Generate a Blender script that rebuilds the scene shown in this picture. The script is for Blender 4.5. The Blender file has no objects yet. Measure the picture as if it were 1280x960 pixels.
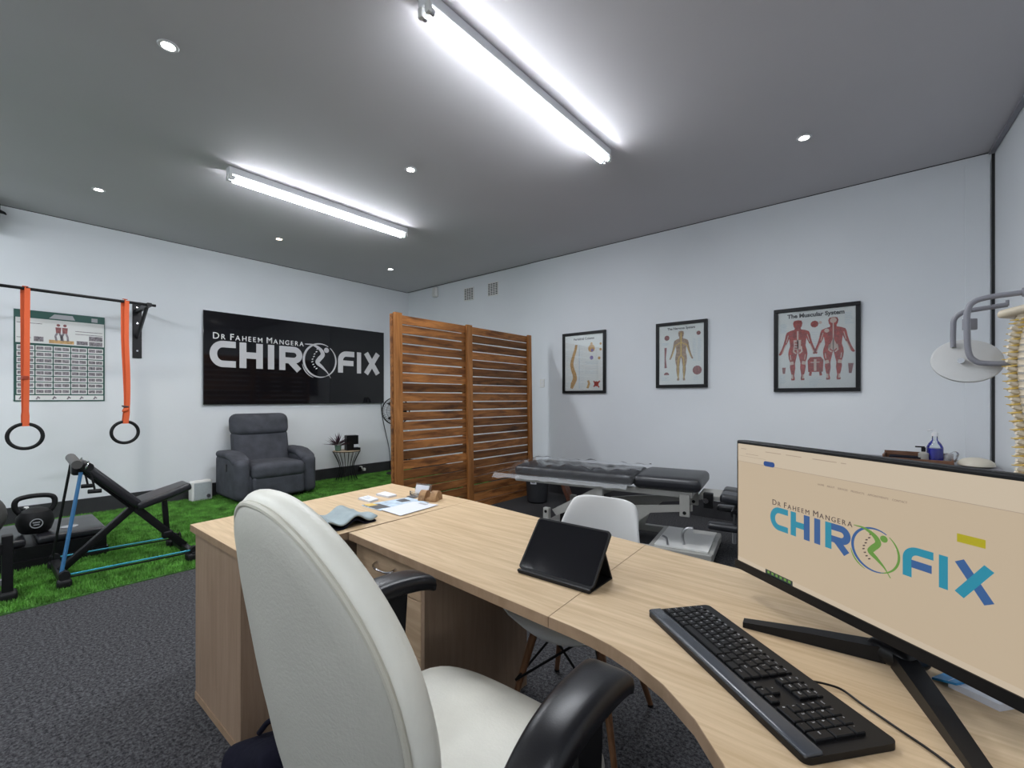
import bpy, bmesh, math, random
import numpy as np
from mathutils import Vector, Matrix, Euler
random.seed(7)
PI = math.pi
R = math.radians
scene = bpy.context.scene
C = scene.collection

# ------------------------------------------------------------------ camera, world, exposure
cam_d = bpy.data.cameras.new('camera')
cam = bpy.data.objects.new('camera', cam_d); C.objects.link(cam)
cam.location = (6.789, -5.126, 1.28)
cam.rotation_euler = (R(90), 0, R(40))
cam_d.sensor_width = 36
cam_d.lens = 570 / 1280 * 36
cam_d.shift_y = 18 / 1280
cam_d.clip_start = 0.02
scene.camera = cam
w = bpy.data.worlds.new('world'); scene.world = w; w.use_nodes = True
w.node_tree.nodes['Background'].inputs[0].default_value = (.75, .85, 1, 1)
w.node_tree.nodes['Background'].inputs[1].default_value = 0.15
vs = scene.view_settings
vs.view_transform = 'Standard'; vs.look = 'None'; vs.gamma = 1; vs.use_curve_mapping = False
vs.exposure = 0.35
TUBE_E = 94.0      # emission of the fluorescent tubes
SPOT_W = 40.0      # power of each downlight

# ------------------------------------------------------------------ materials
def lin(c):
    return tuple((x / 255 / 12.92) if x / 255 <= .04045 else ((x / 255 + .055) / 1.055) ** 2.4 for x in c)
def new_mat(name):
    m = bpy.data.materials.new(name); m.use_nodes = True
    nt = m.node_tree
    return m, nt, nt.nodes['Principled BSDF']
def setp(b, **k):
    for n, v in k.items():
        b.inputs[n.replace('_', ' ')].default_value = v
def mat(name, col, rough=.5, metal=0, var=0.0, scale=20, bump=0.0, bscale=None, stretch=(1, 1, 1), rnd=0.0, spec=.5, coat=0, detail=4, coord='Object'):
    """plain paint / plastic / cloth with optional noise colour variation, bump and per-object tint"""
    m, nt, b = new_mat(name)
    col = tuple(col)
    setp(b, Base_Color=col + (1,), Roughness=rough, Metallic=metal, Coat_Weight=coat)
    b.inputs['Specular IOR Level'].default_value = spec
    N, L = nt.nodes, nt.links
    out = None
    if var or bump:
        tc = N.new('ShaderNodeTexCoord'); mp = N.new('ShaderNodeMapping')
        mp.inputs['Scale'].default_value = stretch
        L.new(tc.outputs[coord], mp.inputs[0])
    if var:
        nz = N.new('ShaderNodeTexNoise'); nz.inputs['Scale'].default_value = scale; nz.inputs['Detail'].default_value = detail
        L.new(mp.outputs[0], nz.inputs['Vector'])
        rp = N.new('ShaderNodeValToRGB')
        lo = tuple(max(0, c * (1 - var)) for c in col); hi = tuple(min(1, c * (1 + var)) for c in col)
        rp.color_ramp.elements[0].position = .3; rp.color_ramp.elements[1].position = .7
        rp.color_ramp.elements[0].color = lo + (1,); rp.color_ramp.elements[1].color = hi + (1,)
        L.new(nz.outputs['Fac'], rp.inputs[0]); out = rp.outputs[0]
        L.new(out, b.inputs['Base Color'])
    if rnd:
        oi = N.new('ShaderNodeObjectInfo'); mr = N.new('ShaderNodeMapRange')
        mr.inputs['To Min'].default_value = 1 - rnd; mr.inputs['To Max'].default_value = 1 + rnd
        L.new(oi.outputs['Random'], mr.inputs[0])
        hs = N.new('ShaderNodeHueSaturation'); hs.inputs['Color'].default_value = col + (1,)
        if out: L.new(out, hs.inputs['Color'])
        L.new(mr.outputs[0], hs.inputs['Value']); L.new(hs.outputs[0], b.inputs['Base Color'])
    if bump:
        n2 = N.new('ShaderNodeTexNoise'); n2.inputs['Scale'].default_value = bscale or scale; n2.inputs['Detail'].default_value = 5
        L.new(mp.outputs[0], n2.inputs['Vector'])
        bp = N.new('ShaderNodeBump'); bp.inputs['Strength'].default_value = bump; bp.inputs['Distance'].default_value = .01
        L.new(n2.outputs['Fac'], bp.inputs['Height']); L.new(bp.outputs[0], b.inputs['Normal'])
    return m
def wood(name, c0, c1, stretch, scale=6, rough=.45, rnd=0.0, dark=None, bump=.1, p0=.35, p1=.65):
    """long-grain wood: stretched noise between two tones, optional dark knots, per-plank tint"""
    m, nt, b = new_mat(name); N, L = nt.nodes, nt.links
    tc = N.new('ShaderNodeTexCoord'); mp = N.new('ShaderNodeMapping'); mp.inputs['Scale'].default_value = stretch
    oi = N.new('ShaderNodeObjectInfo')
    ad = N.new('ShaderNodeVectorMath'); ad.operation = 'ADD'
    sc = N.new('ShaderNodeVectorMath'); sc.operation = 'SCALE'; sc.inputs[0].default_value = (37, 11, 23)
    L.new(oi.outputs['Random'], sc.inputs['Scale']); L.new(tc.outputs['Object'], ad.inputs[0]); L.new(sc.outputs[0], ad.inputs[1])
    L.new(ad.outputs[0], mp.inputs[0])
    nz = N.new('ShaderNodeTexNoise'); nz.inputs['Scale'].default_value = scale; nz.inputs['Detail'].default_value = 6; nz.inputs['Roughness'].default_value = .6
    nz.inputs['Distortion'].default_value = .6
    L.new(mp.outputs[0], nz.inputs['Vector'])
    rp = N.new('ShaderNodeValToRGB'); e = rp.color_ramp.elements
    e[0].position = p0; e[1].position = p1; e[0].color = tuple(c0) + (1,); e[1].color = tuple(c1) + (1,)
    L.new(nz.outputs['Fac'], rp.inputs[0]); col = rp.outputs[0]
    if dark:
        n2 = N.new('ShaderNodeTexNoise'); n2.inputs['Scale'].default_value = 2.2; n2.inputs['Detail'].default_value = 3
        m2 = N.new('ShaderNodeMapping'); m2.inputs['Scale'].default_value = (1.2, 1.2, 4)
        L.new(ad.outputs[0], m2.inputs[0]); L.new(m2.outputs[0], n2.inputs['Vector'])
        r2 = N.new('ShaderNodeValToRGB'); r2.color_ramp.elements[0].position = .60; r2.color_ramp.elements[1].position = .78
        L.new(n2.outputs['Fac'], r2.inputs[0])
        mx = N.new('ShaderNodeMix'); mx.data_type = 'RGBA'
        L.new(r2.outputs[0], mx.inputs[0]); L.new(col, mx.inputs[6]); mx.inputs[7].default_value = tuple(dark) + (1,)
        col = mx.outputs[2]
    if rnd:
        mr = N.new('ShaderNodeMapRange'); mr.inputs['To Min'].default_value = 1 - rnd; mr.inputs['To Max'].default_value = 1 + rnd
        L.new(oi.outputs['Random'], mr.inputs[0])
        hs = N.new('ShaderNodeHueSaturation'); L.new(mr.outputs[0], hs.inputs['Value']); L.new(col, hs.inputs['Color']); col = hs.outputs[0]
    L.new(col, b.inputs['Base Color']); b.inputs['Roughness'].default_value = rough; b.inputs['Specular IOR Level'].default_value = .28
    if bump:
        bp = N.new('ShaderNodeBump'); bp.inputs['Strength'].default_value = bump; bp.inputs['Distance'].default_value = .004
        L.new(nz.outputs['Fac'], bp.inputs['Height']); L.new(bp.outputs[0], b.inputs['Normal'])
    return m
def emit(name, col, strength=1.0):
    m, nt, b = new_mat(name)
    setp(b, Base_Color=(0, 0, 0, 1), Roughness=.4, Emission_Color=tuple(col) + (1,), Emission_Strength=strength)
    return m

M = {}
def carpet_mat():
    m, nt, b = new_mat('charcoal_carpet'); N, L = nt.nodes, nt.links
    tc = N.new('ShaderNodeTexCoord')
    n1 = N.new('ShaderNodeTexNoise'); n1.inputs['Scale'].default_value = 70; n1.inputs['Detail'].default_value = 7; n1.inputs['Roughness'].default_value = .9
    L.new(tc.outputs['Object'], n1.inputs['Vector'])
    rp = N.new('ShaderNodeValToRGB'); e = rp.color_ramp.elements
    e[0].position = .43; e[0].color = (.010, .010, .012, 1); e[1].position = .60; e[1].color = (.105, .105, .112, 1)
    L.new(n1.outputs['Fac'], rp.inputs[0]); L.new(rp.outputs[0], b.inputs['Base Color'])
    b.inputs['Roughness'].default_value = .95; b.inputs['Specular IOR Level'].default_value = .15
    bp = N.new('ShaderNodeBump'); bp.inputs['Strength'].default_value = .12; bp.inputs['Distance'].default_value = .003
    L.new(n1.outputs['Fac'], bp.inputs['Height']); L.new(bp.outputs[0], b.inputs['Normal'])
    return m
M['carpet'] = carpet_mat()
M['wall'] = mat('white_wall_paint', (.74, .77, .80), .65, var=.02, scale=1.3, bump=.12, bscale=9, spec=.3)
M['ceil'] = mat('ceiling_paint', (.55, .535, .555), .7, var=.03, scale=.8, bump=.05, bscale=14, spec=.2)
M['skirt'] = mat('charcoal_skirting', (.03, .03, .034), .5, var=.2, scale=6)
M['dark'] = mat('dark_gap', (.02, .02, .022), .8)
M['black'] = mat('black_plastic', (.005, .005, .006), .42, spec=.28)
M['blackgloss'] = mat('black_gloss_acrylic', (.006, .006, .008), .06, spec=.5)
M['blackmetal'] = mat('black_powder_coat', (.006, .006, .007), .42, var=.2, scale=30, spec=.3)
M['white'] = mat('white_plastic', (.72, .72, .70), .4)
M['whitemetal'] = mat('white_enamel', (.75, .76, .78), .35)
M['steel'] = mat('brushed_steel', (.55, .55, .57), .3, metal=1)
M['chrome'] = mat('chrome', (.7, .7, .72), .15, metal=1)
M['greytube'] = mat('grey_painted_tube', (.24, .24, .27), .4)
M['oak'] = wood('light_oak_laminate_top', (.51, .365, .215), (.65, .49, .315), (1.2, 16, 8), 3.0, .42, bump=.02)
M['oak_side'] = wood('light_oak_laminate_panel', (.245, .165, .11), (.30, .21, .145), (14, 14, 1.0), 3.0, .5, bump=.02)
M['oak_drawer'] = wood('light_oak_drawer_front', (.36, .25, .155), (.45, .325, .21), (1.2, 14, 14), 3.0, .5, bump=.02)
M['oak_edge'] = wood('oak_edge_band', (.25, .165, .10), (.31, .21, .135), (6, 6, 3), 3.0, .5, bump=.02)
M['pallet'] = wood('reclaimed_pine_plank', (.105, .037, .012), (.34, .14, .042), (9, 1.1, 9), 2.4, .45, rnd=.48, dark=(.035, .015, .008), bump=.35)
M['post'] = wood('stained_pine_post', (.22, .085, .023), (.40, .17, .052), (9, 9, 1.0), 2.4, .42, rnd=.12, bump=.3)
M['legwood'] = wood('walnut_leg', (.12, .055, .025), (.22, .11, .055), (12, 12, 1.5), 4, .4)
M['traywood'] = wood('brown_tray_wood', (.10, .05, .03), (.20, .10, .06), (2, 12, 8), 4, .45)
M['bark'] = wood('bark_edged_log', (.24, .13, .06), (.42, .25, .12), (6, 6, 6), 5, .6)
M['cream'] = mat('cream_leather', (.78, .765, .68), .42, var=.07, scale=7, bump=.10, bscale=160)
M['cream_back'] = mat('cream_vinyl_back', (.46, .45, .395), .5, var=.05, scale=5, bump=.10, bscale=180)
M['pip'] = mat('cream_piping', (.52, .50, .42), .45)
M['armpad'] = mat('armrest_polyurethane', (.005, .005, .007), .33, spec=.42, bump=.05, bscale=300)
M['recl'] = mat('slate_suede_fabric', (.066, .07, .084), .85, var=.22, scale=8, bump=.25, bscale=120, spec=.25)
M['vinyl'] = mat('black_vinyl', (.016, .017, .021), .36, var=.1, scale=6, bump=.10, bscale=140)
M['benchv'] = mat('bench_vinyl', (.016, .016, .02), .32)
M['frame_g'] = mat('warm_grey_enamel', (.36, .355, .33), .4)
M['shell'] = mat('white_polypropylene', (.55, .55, .54), .45)
M['rubber'] = mat('black_rubber', (.007, .007, .008), .55, spec=.3)
M['orange'] = mat('orange_webbing', (.72, .115, .03), .65, bump=.3, bscale=200)
M['blueband'] = mat('blue_elastic_band', (.03, .14, .30), .5)
M['cyanband'] = mat('cyan_elastic_cord', (.03, .30, .42), .5)
M['greyball'] = mat('grey_rubber_ball', (.085, .083, .08), .5)
M['paper'] = mat('white_paper', (.66, .68, .74), .6)
M['paper_b'] = mat('pale_blue_print', (.42, .52, .62), .6, var=.3, scale=25)
M['print_dark'] = mat('dark_print', (.06, .06, .065), .6)
M['print_grey'] = mat('grey_print', (.35, .36, .38), .6)
M['print_yel'] = mat('yellow_print', (.65, .45, .10), .6)
M['cloth'] = mat('grey_blue_neoprene', (.30, .36, .38), .8, var=.1, scale=20, bump=.2, bscale=150)
M['navy'] = mat('navy_fabric', (.005, .005, .012), .9, spec=.15, bump=.4, bscale=40)
M['bone'] = mat('bone_resin', (.68, .59, .45), .5, var=.22, scale=14)
M['nerve'] = mat('yellow_nerve_resin', (.72, .50, .12), .45)
M['disc'] = mat('pale_disc', (.55, .53, .50), .45)
M['offdisc'] = mat('offwhite_disc', (.55, .55, .54), .5, var=.05, scale=6)
M['green_print'] = mat('green_print', (.012, .075, .06), .5)
M['poster'] = mat('poster_paper', (.74, .75, .74), .45)
M['photo'] = mat('small_photo_print', (.22, .20, .22), .5, var=.6, scale=60)
M['red'] = mat('muscle_red_print', (.36, .035, .025), .5, var=.45, scale=42)
M['redpale'] = mat('tendon_print', (.66, .50, .44), .5)
M['tan'] = mat('bone_print', (.55, .34, .14), .5, var=.3, scale=60)
M['skin'] = mat('body_print', (.36, .24, .16), .5, var=.35, scale=50)
M['maroon'] = mat('organ_print', (.26, .09, .09), .5, var=.4, scale=60)
M['purple'] = mat('purple_print', (.25, .2, .42), .5)
M['blue'] = mat('blue_card', (.02, .25, .55), .45)
M['navyliq'] = mat('blue_liquid', (.004, .010, .42), .2)
M['signsilver'] = mat('silver_vinyl', (.58, .58, .60), .35)
M['signwhite'] = mat('white_vinyl', (.8, .8, .8), .4)
M['plant'] = mat('plum_leaf', (.07, .03, .05), .5, var=.4, scale=20)
M['potgreen'] = mat('green_glass_pot', (.12, .20, .15), .2)
M['tabletopw'] = wood('pale_table_wood', (.42, .33, .22), (.52, .42, .30), (3, 10, 6), 4, .5)
M['bin'] = mat('charcoal_bin', (.03, .032, .037), .5)
M['tape'] = mat('tape_lens', (.7, .7, .68), .3)
def grass_mat(name, c):
    return mat(name, c, .6, rnd=0, var=.55, scale=9, spec=.3)
M['grass'] = grass_mat('turf_blade_green', (.115, .31, .05))
M['turf'] = mat('turf_backing_green', (.045, .14, .022), .8, var=.4, scale=60)
def clear_mat(name, tint, rough, trans):
    m, nt, b = new_mat(name); N, L = nt.nodes, nt.links
    tr = N.new('ShaderNodeBsdfTransparent'); tr.inputs[0].default_value = tint + (1,)
    gl = N.new('ShaderNodeBsdfGlossy'); gl.inputs['Roughness'].default_value = rough; gl.inputs['Color'].default_value = (1, 1, 1, 1)
    di = N.new('ShaderNodeBsdfDiffuse'); di.inputs['Color'].default_value = (.75, .77, .8, 1)
    fr = N.new('ShaderNodeFresnel'); fr.inputs['IOR'].default_value = 1.5
    mx = N.new('ShaderNodeMixShader'); mx2 = N.new('ShaderNodeMixShader'); mx2.inputs[0].default_value = trans
    L.new(tr.outputs[0], mx2.inputs[1]); L.new(di.outputs[0], mx2.inputs[2])
    L.new(fr.outputs[0], mx.inputs[0]); L.new(mx2.outputs[0], mx.inputs[1]); L.new(gl.outputs[0], mx.inputs[2])
    L.new(mx.outputs[0], N['Material Output'].inputs['Surface'])
    return m
M['film'] = clear_mat('clear_plastic_film', (.97, .98, 1), .12, .03)
M['filmedge'] = clear_mat('folded_plastic_film', (.95, .97, 1), .15, .26)
M['acrylic'] = clear_mat('clear_acrylic', (.95, .97, .98), .03, .03)
M['glass'] = clear_mat('picture_glass', (.98, .99, .99), .03, .0)
M['tube'] = emit('fluorescent_tube_glow', (.905, .945, 1.0), TUBE_E)
M['spotglow'] = emit('downlight_glow', (1, .95, .86), 30)
M['spotwarm'] = emit('warm_downlight_glow', (1, .72, .48), 14)
SCR = (.50, .40, .285)
M['screen'] = emit('screen_page', SCR, .78)
M['scr_bar'] = emit('screen_toolbar', (.54, .45, .34), .78)
M['scr_text'] = emit('screen_dark_text', (.07, .05, .05), .78)
M['scr_menu'] = emit('screen_menu_text', (.22, .17, .13), .78)
M['scr_line'] = emit('screen_grey_line', (.36, .29, .22), .78)
M['scr_blue'] = emit('screen_blue_button', (.015, .06, .22), .78)
M['scr_teal'] = emit('screen_logo_teal', (.02, .23, .33), .78)
M['scr_indigo'] = emit('screen_logo_indigo', (.035, .10, .26), .78)
M['scr_green'] = emit('screen_logo_green', (.12, .26, .05), .78)
M['scr_yel'] = emit('screen_yellow_tag', (.38, .33, .01), .78)
M['scr_task'] = emit('screen_taskbar', (.02, .03, .03), .78)

# ------------------------------------------------------------------ mesh helpers
class MB:
    def __init__(s): s.v = []; s.f = []; s.soft = False; s.hard = False
    def add(s, vs, fs, mtx=None):
        o = len(s.v)
        s.v += [tuple(mtx @ Vector(v)) if mtx else tuple(v) for v in vs]
        s.f += [tuple(i + o for i in f) for f in fs]; return s
    def box(s, c, d, rot=None, ch=0.0):
        """box by centre and full size, optional chamfer"""
        x, y, z = d[0] / 2, d[1] / 2, d[2] / 2
        m = Matrix.Translation(c) @ (Euler(rot).to_matrix().to_4x4() if rot else Matrix())
        if ch <= 0:
            vs = [(i * x, j * y, k * z) for i in (-1, 1) for j in (-1, 1) for k in (-1, 1)]
            return s.add(vs, [(0, 1, 3, 2), (4, 6, 7, 5), (0, 4, 5, 1), (2, 3, 7, 6), (0, 2, 6, 4), (1, 5, 7, 3)], m)
        bm = bmesh.new(); bmesh.ops.create_cube(bm, size=1)
        for v in bm.verts: v.co = Vector((v.co.x * d[0], v.co.y * d[1], v.co.z * d[2]))
        s.hard = True
        bmesh.ops.bevel(bm, geom=bm.edges[:], offset=ch, segments=2, affect='EDGES', profile=.5)
        bm.verts.index_update()
        s.add([v.co[:] for v in bm.verts], [[v.index for v in f.verts] for f in bm.faces], m); bm.free(); return s
    def b2(s, lo, hi, ch=0.0):
        return s.box([(a + b) / 2 for a, b in zip(lo, hi)], [abs(b - a) for a, b in zip(lo, hi)], None, ch)
    def rbox(s, c, d, r, n=5, warp=None, rot=None):
        """soft rounded cuboid (cushion); warp(x,y,z) in local coordinates"""
        s.soft = True; hx, hy, hz = d[0] / 2, d[1] / 2, d[2] / 2
        m = Matrix.Translation(c) @ (Euler(rot).to_matrix().to_4x4() if rot else Matrix())
        bm = bmesh.new(); bmesh.ops.create_cube(bm, size=2)
        bmesh.ops.subdivide_edges(bm, edges=bm.edges[:], cuts=2 * n + 1, use_grid_fill=True)
        r = min(r, hx, hy, hz) if not isinstance(r, tuple) else r
        rx, ry, rz = (r, r, r) if not isinstance(r, tuple) else r
        def mp(t, h, rr):
            # spread samples: most into the rounded margin
            a = abs(t); sg = 1 if t >= 0 else -1
            k = .45
            if a < k: return sg * (h - rr) * a / k, 0
            return sg * (h - rr), sg * (a - k) / (1 - k)
        for v in bm.verts:
            (px, qx), (py, qy), (pz, qz) = mp(v.co.x, hx, rx), mp(v.co.y, hy, ry), mp(v.co.z, hz, rz)
            q = Vector((math.sin(qx * PI / 2) if abs(qx) < 1 else qx, math.sin(qy * PI / 2) if abs(qy) < 1 else qy, math.sin(qz * PI / 2) if abs(qz) < 1 else qz))
            q = Vector((qx, qy, qz))
            mxa = max(abs(qx), abs(qy), abs(qz))
            if q.length > 0: q = q.normalized() * mxa
            if mxa > 0:
                # push onto the sphere in the margin
                l = q.length
                q = q * (math.sin(l * PI / 2) / l) if l < 1 else q
            p = Vector((px + q.x * rx, py + q.y * ry, pz + q.z * rz))
            if warp: p = Vector(warp(p.x, p.y, p.z))
            v.co = p
        bm.verts.index_update()
        s.add([v.co[:] for v in bm.verts], [[v.index for v in f.verts] for f in bm.faces], m); bm.free(); return s
    def cyl(s, a, b, r, n=12, r2=None, caps=True):
        return s.tube([a, b], [r, r if r2 is None else r2], n, caps)
    def tube(s, pts, r, n=8, caps=True, closed=False):
        s.soft = True
        pts = [Vector(p) for p in pts]; k = len(pts)
        rr = r if isinstance(r, (list, tuple)) else [r] * k
        vs = []; up = None
        for i, p in enumerate(pts):
            if closed: t = pts[(i + 1) % k] - pts[i - 1]
            else: t = (pts[min(i + 1, k - 1)] - pts[max(i - 1, 0)])
            t.normalize()
            if up is None:
                up = Vector((0, 0, 1)) if abs(t.z) < .9 else Vector((1, 0, 0))
            up = (up - t * up.dot(t)).normalized(); sd = t.cross(up)
            for j in range(n):
                a = 2 * PI * j / n
                vs.append(p + (up * math.cos(a) + sd * math.sin(a)) * rr[i])
        fs = []
        for i in range(k if closed else k - 1):
            i2 = (i + 1) % k
            for j in range(n):
                j2 = (j + 1) % n
                fs.append((i * n + j, i * n + j2, i2 * n + j2, i2 * n + j))
        if caps and not closed:
            fs.append(tuple(range(n))[::-1]); fs.append(tuple((k - 1) * n + j for j in range(n)))
        return s.add(vs, fs)
    def lathe(s, prof, c=(0, 0, 0), n=24, mtx=None, caps=True):
        s.soft = True
        vs = []; fs = []
        for (r, z) in prof:
            for j in range(n):
                a = 2 * PI * j / n; vs.append((c[0] + r * math.cos(a), c[1] + r * math.sin(a), c[2] + z))
        for i in range(len(prof) - 1):
            for j in range(n):
                j2 = (j + 1) % n
                fs.append((i * n + j, i * n + j2, (i + 1) * n + j2, (i + 1) * n + j))
        if caps:
            fs.append(tuple(range(n))[::-1]); fs.append(tuple((len(prof) - 1) * n + j for j in range(n)))
        return s.add(vs, fs, mtx)
    def prism(s, poly, z0, z1, mtx=None):
        n = len(poly)
        vs = [(x, y, z0) for x, y in poly] + [(x, y, z1) for x, y in poly]
        fs = [tuple(range(n))[::-1], tuple(range(n, 2 * n))] + [(i, (i + 1) % n, n + (i + 1) % n, n + i) for i in range(n)]
        return s.add(vs, fs, mtx)
    def strip(s, pts, wid, z0, z1, mtx=None, closed=False):
        """flat stroke of given width along 2D points, extruded z0..z1 (lettering, marks)"""
        ww = list(wid) if isinstance(wid, (list, tuple)) else [wid] * len(pts)
        P, w2 = [], []
        for p, q in zip(pts, ww):
            p = Vector((p[0], p[1]))
            if not P or (p - P[-1]).length > 1e-5: P.append(p); w2.append(q)
        ww = w2; k = len(P)
        L_, R_ = [], []
        for i, p in enumerate(P):
            if closed: d0 = (p - P[i - 1]); d1 = (P[(i + 1) % k] - p)
            else:
                d0 = (p - P[i - 1]) if i else (P[1] - p); d1 = (P[i + 1] - p) if i < k - 1 else d0
            d0 = d0.normalized(); d1 = d1.normalized()
            n0 = Vector((-d0.y, d0.x)); n1 = Vector((-d1.y, d1.x)); nn = (n0 + n1)
            nn = nn.normalized() if nn.length > 1e-6 else n0
            k2 = ww[i] / 2 / max(.35, nn.dot(n0))
            L_.append(p + nn * k2); R_.append(p - nn * k2)
        vs = []
        for a, b in zip(L_, R_): vs += [(a.x, a.y, z0), (b.x, b.y, z0), (a.x, a.y, z1), (b.x, b.y, z1)]
        fs = []
        for i in range(k if closed else k - 1):
            a = 4 * i; b = 4 * ((i + 1) % k)
            fs += [(a + 2, a + 3, b + 3, b + 2), (a, b, b + 1, a + 1), (a, a + 2, b + 2, b), (a + 1, b + 1, b + 3, a + 3)]
        if not closed:
            fs += [(0, 1, 3, 2), (4 * k - 4, 4 * k - 2, 4 * k - 1, 4 * k - 3)]
        return s.add(vs, fs, mtx)
    def ell(s, c, d, nu=14, nv=9, mtx=None):
        s.soft = True
        vs = []; fs = []
        for i in range(nv + 1):
            t = PI * i / nv
            for j in range(nu):
                a = 2 * PI * j / nu
                vs.append((c[0] + d[0] * math.sin(t) * math.cos(a), c[1] + d[1] * math.sin(t) * math.sin(a), c[2] + d[2] * math.cos(t)))
        for i in range(nv):
            for j in range(nu):
                j2 = (j + 1) % nu
                fs.append((i * nu + j, (i + 1) * nu + j, (i + 1) * nu + j2, i * nu + j2))
        return s.add(vs, fs, mtx)
    def build(s, name, material, parent=None, smooth=40, loc=(0, 0, 0), rot=None, weld=False):
        me = bpy.data.meshes.new(name); me.from_pydata(s.v, [], s.f)
        if s.hard and not s.soft: smooth = 0
        if weld or smooth or s.hard:
            bm = bmesh.new(); bm.from_mesh(me)
            if weld: bmesh.ops.remove_doubles(bm, verts=bm.verts[:], dist=1e-5)
            bmesh.ops.recalc_face_normals(bm, faces=bm.faces[:]); bm.to_mesh(me); bm.free()
        if smooth:
            me.polygons.foreach_set('use_smooth', [True] * len(me.polygons))
            me.set_sharp_from_angle(angle=R(smooth))
        me.materials.append(M[material] if isinstance(material, str) else material)
        me.update()
        o = bpy.data.objects.new(name, me); C.objects.link(o)
        o.location = loc
        if rot: o.rotation_euler = rot
        if parent: o.parent = parent
        return o
def link_copy(o, parent, loc=None, rot=None):
    c = o.copy(); C.objects.link(c); c.parent = parent
    if loc is not None: c.location = loc
    if rot is not None: c.rotation_euler = rot
    return c
def copy_tree(o, parent=None):
    c = o.copy(); C.objects.link(c); c.parent = parent
    for ch in list(o.children): copy_tree(ch, c)
    return c
def tag(o, label, cat, group=None, kind=None):
    o['label'] = label; o['category'] = cat
    if group: o['group'] = group
    if kind: o['kind'] = kind
    return o
def thing(name, label, cat, loc=(0, 0, 0), rz=0.0, group=None, rot=None):
    o = bpy.data.objects.new(name, None); C.objects.link(o)
    o.location = loc; o.rotation_euler = rot if rot else (0, 0, rz); o.empty_display_size = .1
    return tag(o, label, cat, group)
def struct(name, mb, m, label=None, parent=None, smooth=0):
    o = mb.build(name, m, parent, smooth)
    if parent is None: o['kind'] = 'structure'
    if label: o['label'] = label
    return o
def rrect(w, h, r, n=6):
    pts = []
    for cx, cy, a0 in ((w / 2 - r, h / 2 - r, 0), (-w / 2 + r, h / 2 - r, 90), (-w / 2 + r, -h / 2 + r, 180), (w / 2 - r, -h / 2 + r, 270)):
        for i in range(n + 1):
            a = R(a0 + 90 * i / n); pts.append((cx + r * math.cos(a), cy + r * math.sin(a)))
    return pts
def circ(cx, cy, r, n=32, a0=0, a1=360):
    return [(cx + r * math.cos(R(a0 + (a1 - a0) * i / n)), cy + r * math.sin(R(a0 + (a1 - a0) * i / n))) for i in range(n + (0 if a1 - a0 == 360 else 1))]
def text_mesh(txt, size, mtx, mb, ext=.0005, align='LEFT', xs=1.0, bold=0.0):
    cu = bpy.data.curves.new('txt', 'FONT'); cu.body = txt; cu.size = size; cu.align_x = align; cu.extrude = ext; cu.resolution_u = 3
    cu.offset = bold
    ob = bpy.data.objects.new('txt', cu)
    me = bpy.data.meshes.new_from_object(ob)
    mm = mtx @ Matrix.Diagonal((xs, 1, 1, 1))
    mb.add([v.co[:] for v in me.vertices], [tuple(p.vertices) for p in me.polygons], mm)
    wd = (max((v.co.x for v in me.vertices), default=0)) * xs
    bpy.data.objects.remove(ob); bpy.data.curves.remove(cu); bpy.data.meshes.remove(me)
    return wd
def basis(o, ex, ey):
    """matrix taking flat (x,y,z) artwork onto a plane: origin o, axes ex, ey, normal ex x ey"""
    ex = Vector(ex).normalized(); ey = Vector(ey).normalized(); ez = ex.cross(ey)
    m = Matrix((ex, ey, ez)).transposed().to_4x4(); m.translation = Vector(o); return m
def bez(pts, n=24):
    """Catmull-Rom through points"""
    P = [Vector(p) for p in pts]; P = [P[0] * 2 - P[1]] + P + [P[-1] * 2 - P[-2]]; out = []
    segs = len(P) - 3; per = max(2, n // segs)
    for i in range(segs):
        a, b, c, d = P[i:i + 4]
        for j in range(per):
            t = j / per
            out.append(.5 * ((2 * b) + (c - a) * t + (2 * a - 5 * b + 4 * c - d) * t * t + (3 * b - a - 3 * c + d) * t ** 3))
    out.append(P[-2]); return out

# ------------------------------------------------------------------ the room
X1, Y0, H = 7.38, -8.6, 3.2          # wall_left x=0, wall_back y=0
struct('floor', MB().b2((-.2, Y0 - .2, -.1), (X1 + .3, .2, 0)), 'carpet', 'charcoal speckled carpet floor')
struct('ceiling', MB().b2((-.2, Y0 - .2, H), (X1 + .5, .2, H + .1)), 'ceil', 'flat grey painted ceiling')
struct('wall_left', MB().b2((-.15, Y0 - .1, 0), (0, .15, H)), 'wall', 'white wall carrying the black sign')
wb = struct('wall_back', MB().b2((2.843, 0, 0), (X1 + .2, .18, H)).b2((-.05, .028, 0), (2.843, .18, H)), 'wall', 'white wall carrying the three framed charts')
cr = MB().prism(circ(0, 0, .5, 64), 0, .0022, basis((6.42, 0, 1.43), (1, 0, 0), (0, 0, 1)))
cr.build('plaster_patch', 'wall', wb, 30)
# right wall: slightly out of square with the back wall
a5 = R(4.0)
wr = MB(); p0 = (X1, 0.05); L5 = 8.75
dx, dy = math.sin(a5) * 1, -math.cos(a5)
wr.prism([(X1, .05), (X1 + dx * L5, .05 + dy * L5), (X1 + dx * L5 + .15, .05 + dy * L5), (X1 + .15, .05)], 0, H)
struct('wall_right', wr, 'wall', 'white wall beside the hanging spine model')
struct('wall_front', MB().b2((-.1, Y0 - .15, 0), (X1 + .6, Y0, H)), 'wall', 'white wall behind the viewer')
tr = MB().b2((X1 - .012, -.016, 0), (X1 + .01, .0, H)); struct('trim_1', tr, 'dark', 'dark vertical gap strip in the right corner')
tr = MB().prism([(X1, -.02), (X1 + dx * 8.5, dy * 8.5), (X1 + dx * 8.5 - .03, dy * 8.5), (X1 - .03, -.02)], H - .022, H); struct('trim_2', tr, 'greytube', 'grey strip along the top of the right wall')
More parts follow.
